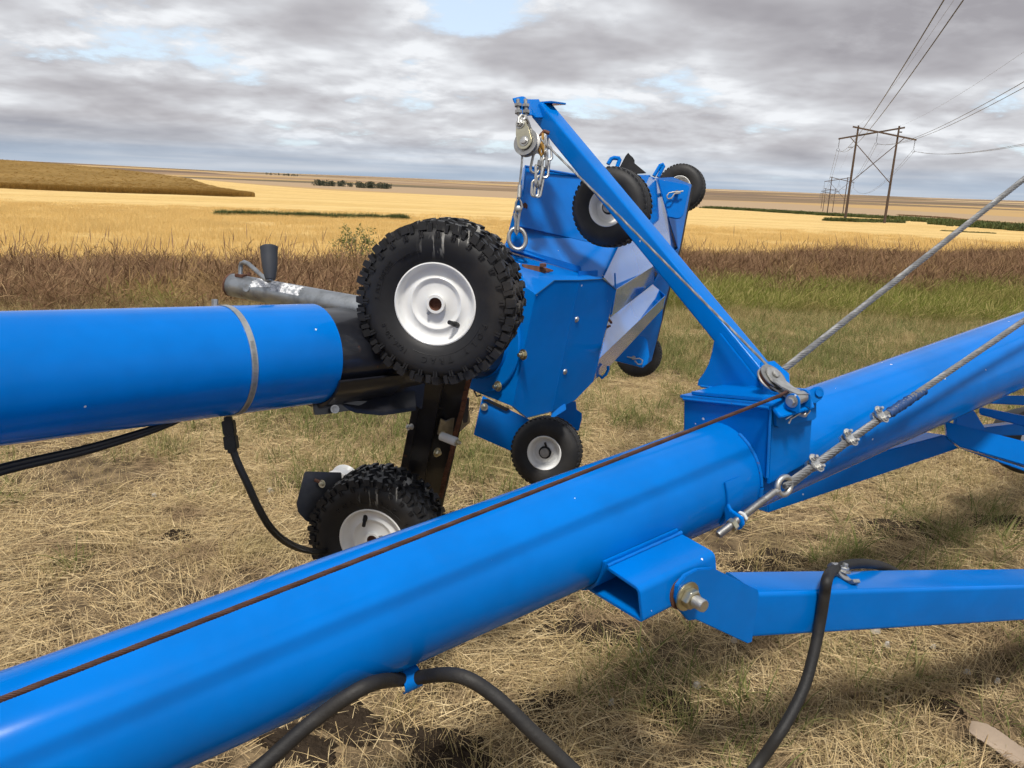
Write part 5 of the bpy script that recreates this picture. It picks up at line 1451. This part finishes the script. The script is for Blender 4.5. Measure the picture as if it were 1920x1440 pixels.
hslab('edge_return', [t0_, k0, r0 + lipd * .4, P(944, 462, 2.53), P(966, 420, 2.64), P(981, 314, 2.68)], .004)
m = MB(); m.tube([t0_, t1_, t2_], .0045, 8); m.build('rolled_rim', 'blue_worn', hop)
crease = flat([(1050, 333, 2.76), (1058, 334, 2.78), (1090, 443, 2.79), (1082, 441, 2.78)])
# corrugated underside: two troughs
nearA, nearB, nearC, nearD = P(1132, 520, 2.70), P(1155, 543, 2.60), P(1144, 596, 2.66), P(1124, 672, 2.60)
farA, farB, farC, farD = P(1272, 466, 3.62), P(1224, 500, 3.40), P(1224, 533, 3.52), P(1248, 554, 3.44)
def px_of(w):
    v = w - CAM; d = v.dot(FW); return (960 + FPX * v.dot(RT) / d, 720 - FPX * v.dot(UP) / d, d)
def level(pts): return flat([px_of(p) for p in pts])
topA = P(1230, 334, 3.56)
hslab('trough_panel', mat='blue_trough', t=.003, pts=level([nearA, k2, t2_, topA, farA, farB, nearB]))
hslab('trough_panel', mat='blue_trough', t=.003, pts=level([nearB, farB, P(1234, 513, 3.47), farC, nearC]))
hslab('trough_panel', mat='blue_trough', t=.003, pts=level([nearC, farC, farD, nearD]))
hslab('trough_panel', mat='blue_trough', t=.003, pts=level([nearD, farD, P(1243, 579, 3.50), P(1142, 688, 2.80), P(1112, 716, 2.66)]))
m = MB(); m.tube([P(1153, 513, 2.62), P(1154, 543, 2.59), P(1146, 590, 2.59), P(1143, 586, 2.6)], .003, 8); m.build('wire_handle', 'blue_panel', hop)
m = MB()
for x0, y0, x1, y1 in ((1141, 598, 1146, 605), (1137, 614, 1143, 611)): m.tube([P(x0, y0, 2.63), P(x1, y1, 2.60)], .0045, 8)
m.build('rusty_studs', 'rust', hop)
m = MB(); m.tube([P(x, y, 2.72) for x, y in ((1125, 704), (1128, 709), (1136, 702), (1140, 694), (1140, 686))], .0055, 8); m.build('grab_loop', 'blue_panel', hop)
# far end wall with the folded wheel brackets and the black lip
hslab('end_panel', [topA, P(1262, 332, 3.66), P(1297, 346, 3.80), P(1274, 468, 3.78), farA], .004)
hslab('end_panel', [farA, P(1274, 468, 3.76), P(1253, 545, 3.70), P(1243, 579, 3.52), farD, farC, P(1234, 513, 3.47), farB], .004)
hslab('end_panel', [P(1243, 579, 3.50), P(1241, 600, 3.62), P(1222, 676, 3.62), P(1205, 690, 3.56), P(1150, 676, 3.40)], .004)
m = MB(); m.tube([P(1298, 347, 3.82), P(1275, 468, 3.80), P(1254, 545, 3.74), P(1231, 637, 3.70)], .0055, 8); m.build('rubber_lip', 'cord_black', hop)
brk = hslab('wheel_bracket', [P(x, y, 3.50) for x, y in ((1233, 336), (1284, 345), (1293, 349), (1291, 360), (1282, 402), (1277, 409), (1268, 410), (1253, 407))], .012, 'blue_panel', .003)
brk2 = hslab('wheel_bracket', [P(x, y, 3.36) for x, y in ((1151, 676), (1190, 630), (1206, 630), (1214, 638), (1218, 668), (1214, 682), (1205, 689))], .012, 'blue_panel', .003)
def hair(par, pts, d, r=.0035, dot=None):
    m = MB(); m.tube([P(x, y, d) for x, y in pts], r, 8); h = m.build('hair_pin', 'dull_steel', par)
    if dot: m = MB(); m.cyl(P(*dot, d), P(*dot, d + .05), .009, 12); m.build('pin', 'dull_steel', par)
hair(brk, ((1281, 358), (1271, 360), (1262, 360), (1254, 362), (1250, 368), (1252, 373), (1259, 372), (1265, 363), (1276, 362)), 3.47, dot=(1269, 360))
hair(brk2, ((1176, 669), (1184, 671), (1190, 673), (1199, 672), (1205, 676), (1203, 683), (1196, 683), (1190, 676)), 3.34, .003, dot=(1188, 671))
# lift ring and its ear, rust marks, tie wire, clevis strap
m = MB(); c = P(968, 446, 2.43); m.tube([P(x, y, 2.43) for x, y in [(970 + 16 * math.cos(q) + (1.5 * math.sin(q)), 448 + 20 * math.sin(q)) for q in np.linspace(0, 2 * math.pi, 25)[:-1]]], .0070, 10, closed=True); m.build('lift_ring', 'dull_steel', hop)
hslab('ring_ear', [P(x, y, 2.47) for x, y in ((950, 452), (962, 436), (982, 438), (984, 470), (950, 470))], .008)
m = MB(); m.bolt(P(982, 387, 2.60), -FW, .009, .010, 0); m.build('rusty_bolt', 'rust', hop)
m = MB(); pp = flat([(978, 494, 2.43), (1020, 500, 2.47), (1038, 506, 2.49), (1012, 510, 2.45), (984, 503, 2.43)]); m.prism(pp, Vector((0, 0, -.006))); st_ = m.build('rusty_strap', 'rust', hop, bev=.001)
m = MB(); m.hexnut(P(1018, 500, 2.45), Vector((0, 0, 1)), .012, .010); m.build('rusty_nut', 'rust', st_)
m = MB(); m.tube([P(1040, 527, 2.46), P(1070, 530, 2.49)], .003, 6); m.build('rust_streak', 'rust', hop)
for nm, pts, d in (('grab_handle', ((1140, 308), (1146, 298), (1151, 296), (1161, 297), (1162, 299), (1157, 313)), 3.10), ('grab_handle', ((1226, 330), (1238, 310), (1243, 308), (1244.5, 311), (1234, 332)), 3.50)):
    m = MB(); m.tube([P(x, y, d) for x, y in pts], .0085, 10); m.build(nm, 'blue_panel', hop)
m = MB(); m.prism(flat([(1162, 313, 3.2), (1173, 292, 3.2), (1178, 286, 3.2), (1182, 291, 3.2), (1186, 294, 3.2), (1190, 300, 3.2), (1190, 306, 3.2), (1212, 324, 3.3), (1180, 326, 3.2)]), FW * .01); m.build('worn_rubber_flap', 'caster_rubber', hop, bev=.001)
# lower wheel mount
hslab('fork_plate', [P(x, y, 2.80) for x, y in ((905, 742), (963, 772), (1000, 790), (1000, 850), (963, 848), (888, 815))], .010, 'blue_panel', .0015)
hslab('fork_plate', [P(x, y, 2.78) for x, y in ((1050, 755), (1080, 752), (1081, 768), (1091, 775), (1091, 785), (1085, 808), (1065, 806), (1040, 780))], .010, 'blue_panel', .0015)
hslab('hinge_slot', [P(x, y, 2.79) for x, y in ((904, 749), (915, 748), (956, 767), (949, 771))], .008, 'cord_black', 0)
m = MB(); m.bolt(P(908, 763, 2.79), -FW, .0095, .008, .004); m.build('bolt', 'zinc_yellow', hop, bev=.0008)
m = MB(); m.prism(flat([(1034, 771, 2.52), (1060, 757, 2.55), (1062, 768, 2.55), (1040, 782, 2.52), (1033, 782, 2.52)]), FW * .006); m.build('bent_tab', 'blue_worn', hop, bev=.001)
m = MB(); m.tube([P(889, 733, 2.45), P(894, 743, 2.44), (P(902, 741, 2.44))], .003, 6); m.build('tie_wire', 'cord_black', hop)

CPROF = [(.058, .036), (.066, .042), (.085, .0465), (.102, .045), (.115, .038), (.1215, .028), (.124, .0165), (.1215, .0150), (.1215, .0125), (.1255, .0110), (.1265, .0035), (.1235, .0020)]
def caster(centre, outdir, scale, label, plain=False):
    Y = -Vector(outdir).normalized(); Z = Vector((0, 0, 1)); Z = (Z - Y * Z.dot(Y)).normalized(); X = Y.cross(Z)
    Mx = Matrix.Translation(Vector(centre) - ORIGIN[hop.name]) @ Matrix((X, Y, Z)).transposed().to_4x4() @ Matrix.Scale(scale, 4)
    m = MB(); m.lathe((0, 0, 0), OUT, [(.012, .030), (.014, .030), (.016, .020), (.030, .018), (.040, .012), (.046, .014), (.050, .028), (.055, .038), (.0595, .0415), (.0615, .040), (.0605, .034), (.056, .02), (.056, -.034), (.0595, -.0415), (.012, -.03)], 56)
    w = m.build('caster_wheel', 'white_enamel', hop, local=True, matrix=Mx, angle=40); w['label'] = label
    prof = CPROF + [(r, -t) for r, t in CPROF[::-1]] + [(.056, -.03), (.056, .03)]
    m = MB(); m.lathe((0, 0, 0), OUT, prof, 72); m.build('tyre', 'caster_rubber', w, local=True)
    m = MB(); N = 44; p = 2 * math.pi / N                  # saw-tooth ribs
    for i in range(N):
        for s in (1, -1):
            cylbox(m, i * p, (i + .62) * p, s * .020 if s > 0 else -.032, .032 if s > 0 else -.020, .112, .1255, .03 * s, .1)
    m.build('tread', 'caster_rubber', w, local=True, smooth=False)
    m = MB(); m.lathe((0, 0, 0), OUT, [(.0, .034), (.0165, .034), (.0165, .020), (0, .02)], 28, closed=False); m.build('axle_end', 'dull_steel', w, local=True)
    m = MB(); m.tube([Vector((math.sin(a), 0, math.cos(a))) * .0195 + OUT * .026 for a in np.linspace(0, 2 * math.pi, 25)[:-1]], .0035, 8, closed=True); m.tube([Vector((.002, -.026, .022)), Vector((-.002, -.030, .036))], .0042, 8); m.build('retaining_clip', 'cord_black', w, local=True)
    return w
caster(P(1147, 389, 2.47), Vector((-.55, -1, .05)), 1.0, 'small wheel at the near upper corner, behind the lift arm')
caster(P(1025, 846, 2.70), Vector((-.28, -1, .15)), .98, 'small wheel at the near lower corner, above the foreground tube')
caster(P(1277, 353, 4.00), Vector((-.5, -1, .1)), .97, 'small far upper wheel against the sky')
caster(P(1198, 664, 3.95), Vector((-.3, -1, .1)), .92, 'small far lower wheel under the hopper')
m = MB(); m.cyl(P(1147, 389, 2.47) + Vector((.0, .02, 0)), P(1180, 392, 2.95), .011, 14); m.build('axle', 'dull_steel', hop)
m = MB(); m.cyl(P(1025, 846, 2.70) + Vector((0, .02, 0)), P(1030, 830, 2.85), .011, 14); m.build('axle', 'dull_steel', hop)
m = MB(); m.cyl(P(1277, 353, 4.0), P(1270, 358, 3.55), .010, 12); m.build('axle', 'dull_steel', hop)
m = MB(); m.cyl(P(1198, 664, 3.95), P(1196, 666, 3.4), .010, 12); m.build('axle', 'dull_steel', hop)

# ------------------------------------------------------------------ cords under the intake tube
c_th = cyl_pt(T, s_at(T, 425, 0, -RA), rad(-90), RA)
dcord = (c_th - CAM).dot(FW)
cord = thing('extension_cable', 'black cord with plug hanging from the intake tube down behind the lower tyre', 'cord', P(430, 850, dcord))
pts = spline([P(x, y, d) for x, y, d in ((436, 845, dcord), (446, 872, dcord), (466, 915, dcord + .02), (486, 958, dcord + .05), (508, 993, dcord + .1), (535, 1017, dcord + .18), (566, 1031, dcord + .3), (600, 1036, dcord + .5), (640, 1030, dcord + .62))], 8)
m = MB(); m.tube(pts, .0072, 12); m.build('cable', 'cord_black', cord)
m = MB(); m.tube([p + UP * .006 + RT * .003 for p in pts], .0055, 10); m.build('cable', 'cord_black', cord)
a, b = P(427, 780, dcord), P(436, 848, dcord); m = MB(); d = (b - a); wv = RT - d.normalized() * RT.dot(d.normalized()); wv.normalize(); fv = d.normalized().cross(wv)
for f0, f1, ww in ((0, .2, .0085), (.12, .5, .0135), (.46, .56, .0115), (.54, .92, .0145), (.90, 1.02, .0095)):
    p0, p1 = a + d * f0, a + d * f1; m.box((p0 + p1) / 2, (p1 - p0) / 2, wv * ww, fv * ww * .8)
m.build('plug', 'cord_black', cord, bev=.002)
lm = thing('cable_loom', 'flat black cable loom slanting below the intake tube at far left', 'cable', P(0, 880, 1.5))
m = MB(); q = [(-260, 975, 1.36), (-100, 917, 1.43), (0, 881, 1.48), (150, 846, 1.56), (240, 820, 1.63), (300, 800, 1.68), (360, 775, 1.74)]
pts = spline([P(*k) for k in q], 6); n = len(pts)
for s in (-1, 1): m.tube([p + UP * (.0052 * s) * (1 - .55 * i / n) + RT * .001 for i, p in enumerate(pts)], .0075, 12, rr=[.0085 * (1 - .35 * i / n) for i in range(n)])
m.build('loom', 'cord_black', lm)

# ------------------------------------------------------------------ litter and stones on the verge
def slabby(px, py, r, h, seed):
    g = ground_at(px, py); r_ = random.Random(seed); m = MB(); n = 9; prof = [r * r_.uniform(.7, 1.15) for _ in range(n)]
    V = [g + Vector((math.cos(2 * math.pi * i / n) * prof[i], math.sin(2 * math.pi * i / n) * prof[i] * .8, .012)) for i in range(n)]
    V2 = [g + Vector((math.cos(2 * math.pi * i / n) * prof[i] * .62, math.sin(2 * math.pi * i / n) * prof[i] * .5, .022 + h * r_.uniform(.7, 1.1))) for i in range(n)]
    m.add(V + V2 + [g + Vector((0, 0, .024 + h))], [(i, (i + 1) % n, n + (i + 1) % n, n + i) for i in range(n)] + [(n + i, n + (i + 1) % n, 2 * n) for i in range(n)]); return m, g
for i, (x, y, r, lab) in enumerate(((1640, 1190, .022, 'pale stone right below the swing arm'), (1662, 1217, .016, 'small white stone in the grass below the swing arm'), (1748, 1220, .010, 'tiny white stone, right of the two below the swing arm'),
                                    (1200, 1226, .016, 'pale stone left of the swing arm hinge'), (1375, 1208, .015, 'grey stone under the hinge plate'), (1812, 1268, .013, 'small white stone near the right edge below the swing arm'),
                                    (1868, 1285, .012, 'white pebble closest to the right edge'), (1306, 1294, .018, 'flat white stone at lower centre right'), (1145, 1325, .014, 'pale chip beside the black hose'),
                                    (508, 926, .022, 'pale chip of rock left of the lower tyre'), (290, 935, .015, 'small pale stone on the verge at the left'))):
    m, g = slabby(x, y, r, r * .5, i); tag(m.build('stone', 'limestone', None, origin=g), lab, 'stone', 'stones lying on the verge')
g0, g1 = ground_at(1812, 1392), ground_at(1912, 1452); cd_ = (g1 - g0).normalized(); cw_ = Vector((-cd_.y, cd_.x, 0)).normalized()
if cw_.y < 0: cw_ = -cw_
m = MB(); V = []; Lc = (g1 - g0).length; nU, nV = 14, 5
for k in (0, 1):
    for i in range(nU + 1):
        for j in range(nV + 1):
            f = i / nU; w_ = .045 * (math.sin(min(1, f * 3.5 + .05) * 1.57)) + .003 * math.sin(i * 2.7)
            V.append(g0 + cd_ * (f * Lc * 1.05) + cw_ * ((j / nV - .5) * 2 * w_ * .5) + Vector((0, 0, .045 + .035 * (j / nV) ** 2 - .002 * k + .006 * math.sin(f * 5))))
o_ = (nU + 1) * (nV + 1); Fc = []
for i in range(nU):
    for j in range(nV):
        a = i * (nV + 1) + j; Fc += [(a, a + 1, a + nV + 2, a + nV + 1), (o_ + a, o_ + a + nV + 1, o_ + a + nV + 2, o_ + a + 1)]
for i in range(nU):
    for j in (0, nV): a = i * (nV + 1) + j; b = a + nV + 1; Fc.append((a, b, o_ + b, o_ + a))
for j in range(nV):
    for i in (0, nU): a = i * (nV + 1) + j; Fc.append((a, a + 1, o_ + a + 1, o_ + a))
m.add(V, Fc); tag(m.build('cardboard_scrap', 'cardboard', None, origin=g0), 'curled strip of weathered cardboard in the straw at lower right', 'cardboard')

# ------------------------------------------------------------------ scuffed bare soil showing through the straw
def bare_soil():
    V = []; Fc = []
    for px, py, r in ((1690, 992, .24), (1880, 985, .20), (1440, 1062, .17), (1385, 1090, .10), (1110, 1188, .15), (1010, 1330, .12), (845, 1425, .16), (640, 1345, .13), (560, 1400, .10), (1255, 1330, .10), (1760, 1330, .07), (330, 1010, .08)):
        g = ground_at(px, py); k0 = len(V); nr, na = 7, 26; ph = rng.uniform(0, 6)
        V.append((g.x, g.y, hz(g.x, g.y) + .030))
        for i in range(1, nr + 1):
            for j in range(na):
                a = 2 * math.pi * j / na; w = 1 + .30 * math.sin(2 * a + ph) + .18 * math.sin(5 * a + ph * 2) + rng.uniform(-.08, .08)
                q = r * w * i / nr; x, y = g.x + math.cos(a) * q * 1.25, g.y + math.sin(a) * q * .8
                V.append((x, y, hz(x, y) + (.032 * (1 - (i / nr) ** 2) + rng.uniform(-.010, .012) * (i < nr) - .02 * (i == nr))))
        for j in range(na): Fc.append((k0, k0 + 1 + j, k0 + 1 + (j + 1) % na))
        for i in range(nr - 1):
            for j in range(na):
                a, b = k0 + 1 + i * na + j, k0 + 1 + i * na + (j + 1) % na; Fc.append((a, a + na, b + na, b))
    m, t, b = shader('dark_loam')
    gm = t.new('ShaderNodeNewGeometry'); n = t.noise(gm.outputs['Position'], 45, 4, .65)
    t.link(t.mix(n, (0.016, 0.012, 0.009), (0.075, 0.055, 0.038)), b.inputs['Base Color']); b.inputs['Roughness'].default_value = 1; b.inputs['Specular IOR Level'].default_value = .05
    bump(t, b, n, 1.0, .02)
    me = bpy.data.meshes.new('bare_soil'); me.from_pydata(V, [], Fc); me.materials.append(m)
    o = bpy.data.objects.new('bare_soil', me); COL.objects.link(o); tag(o, 'dark crumbly soil showing in scuffed gaps of the straw', 'soil', kind='stuff')
bare_soil()
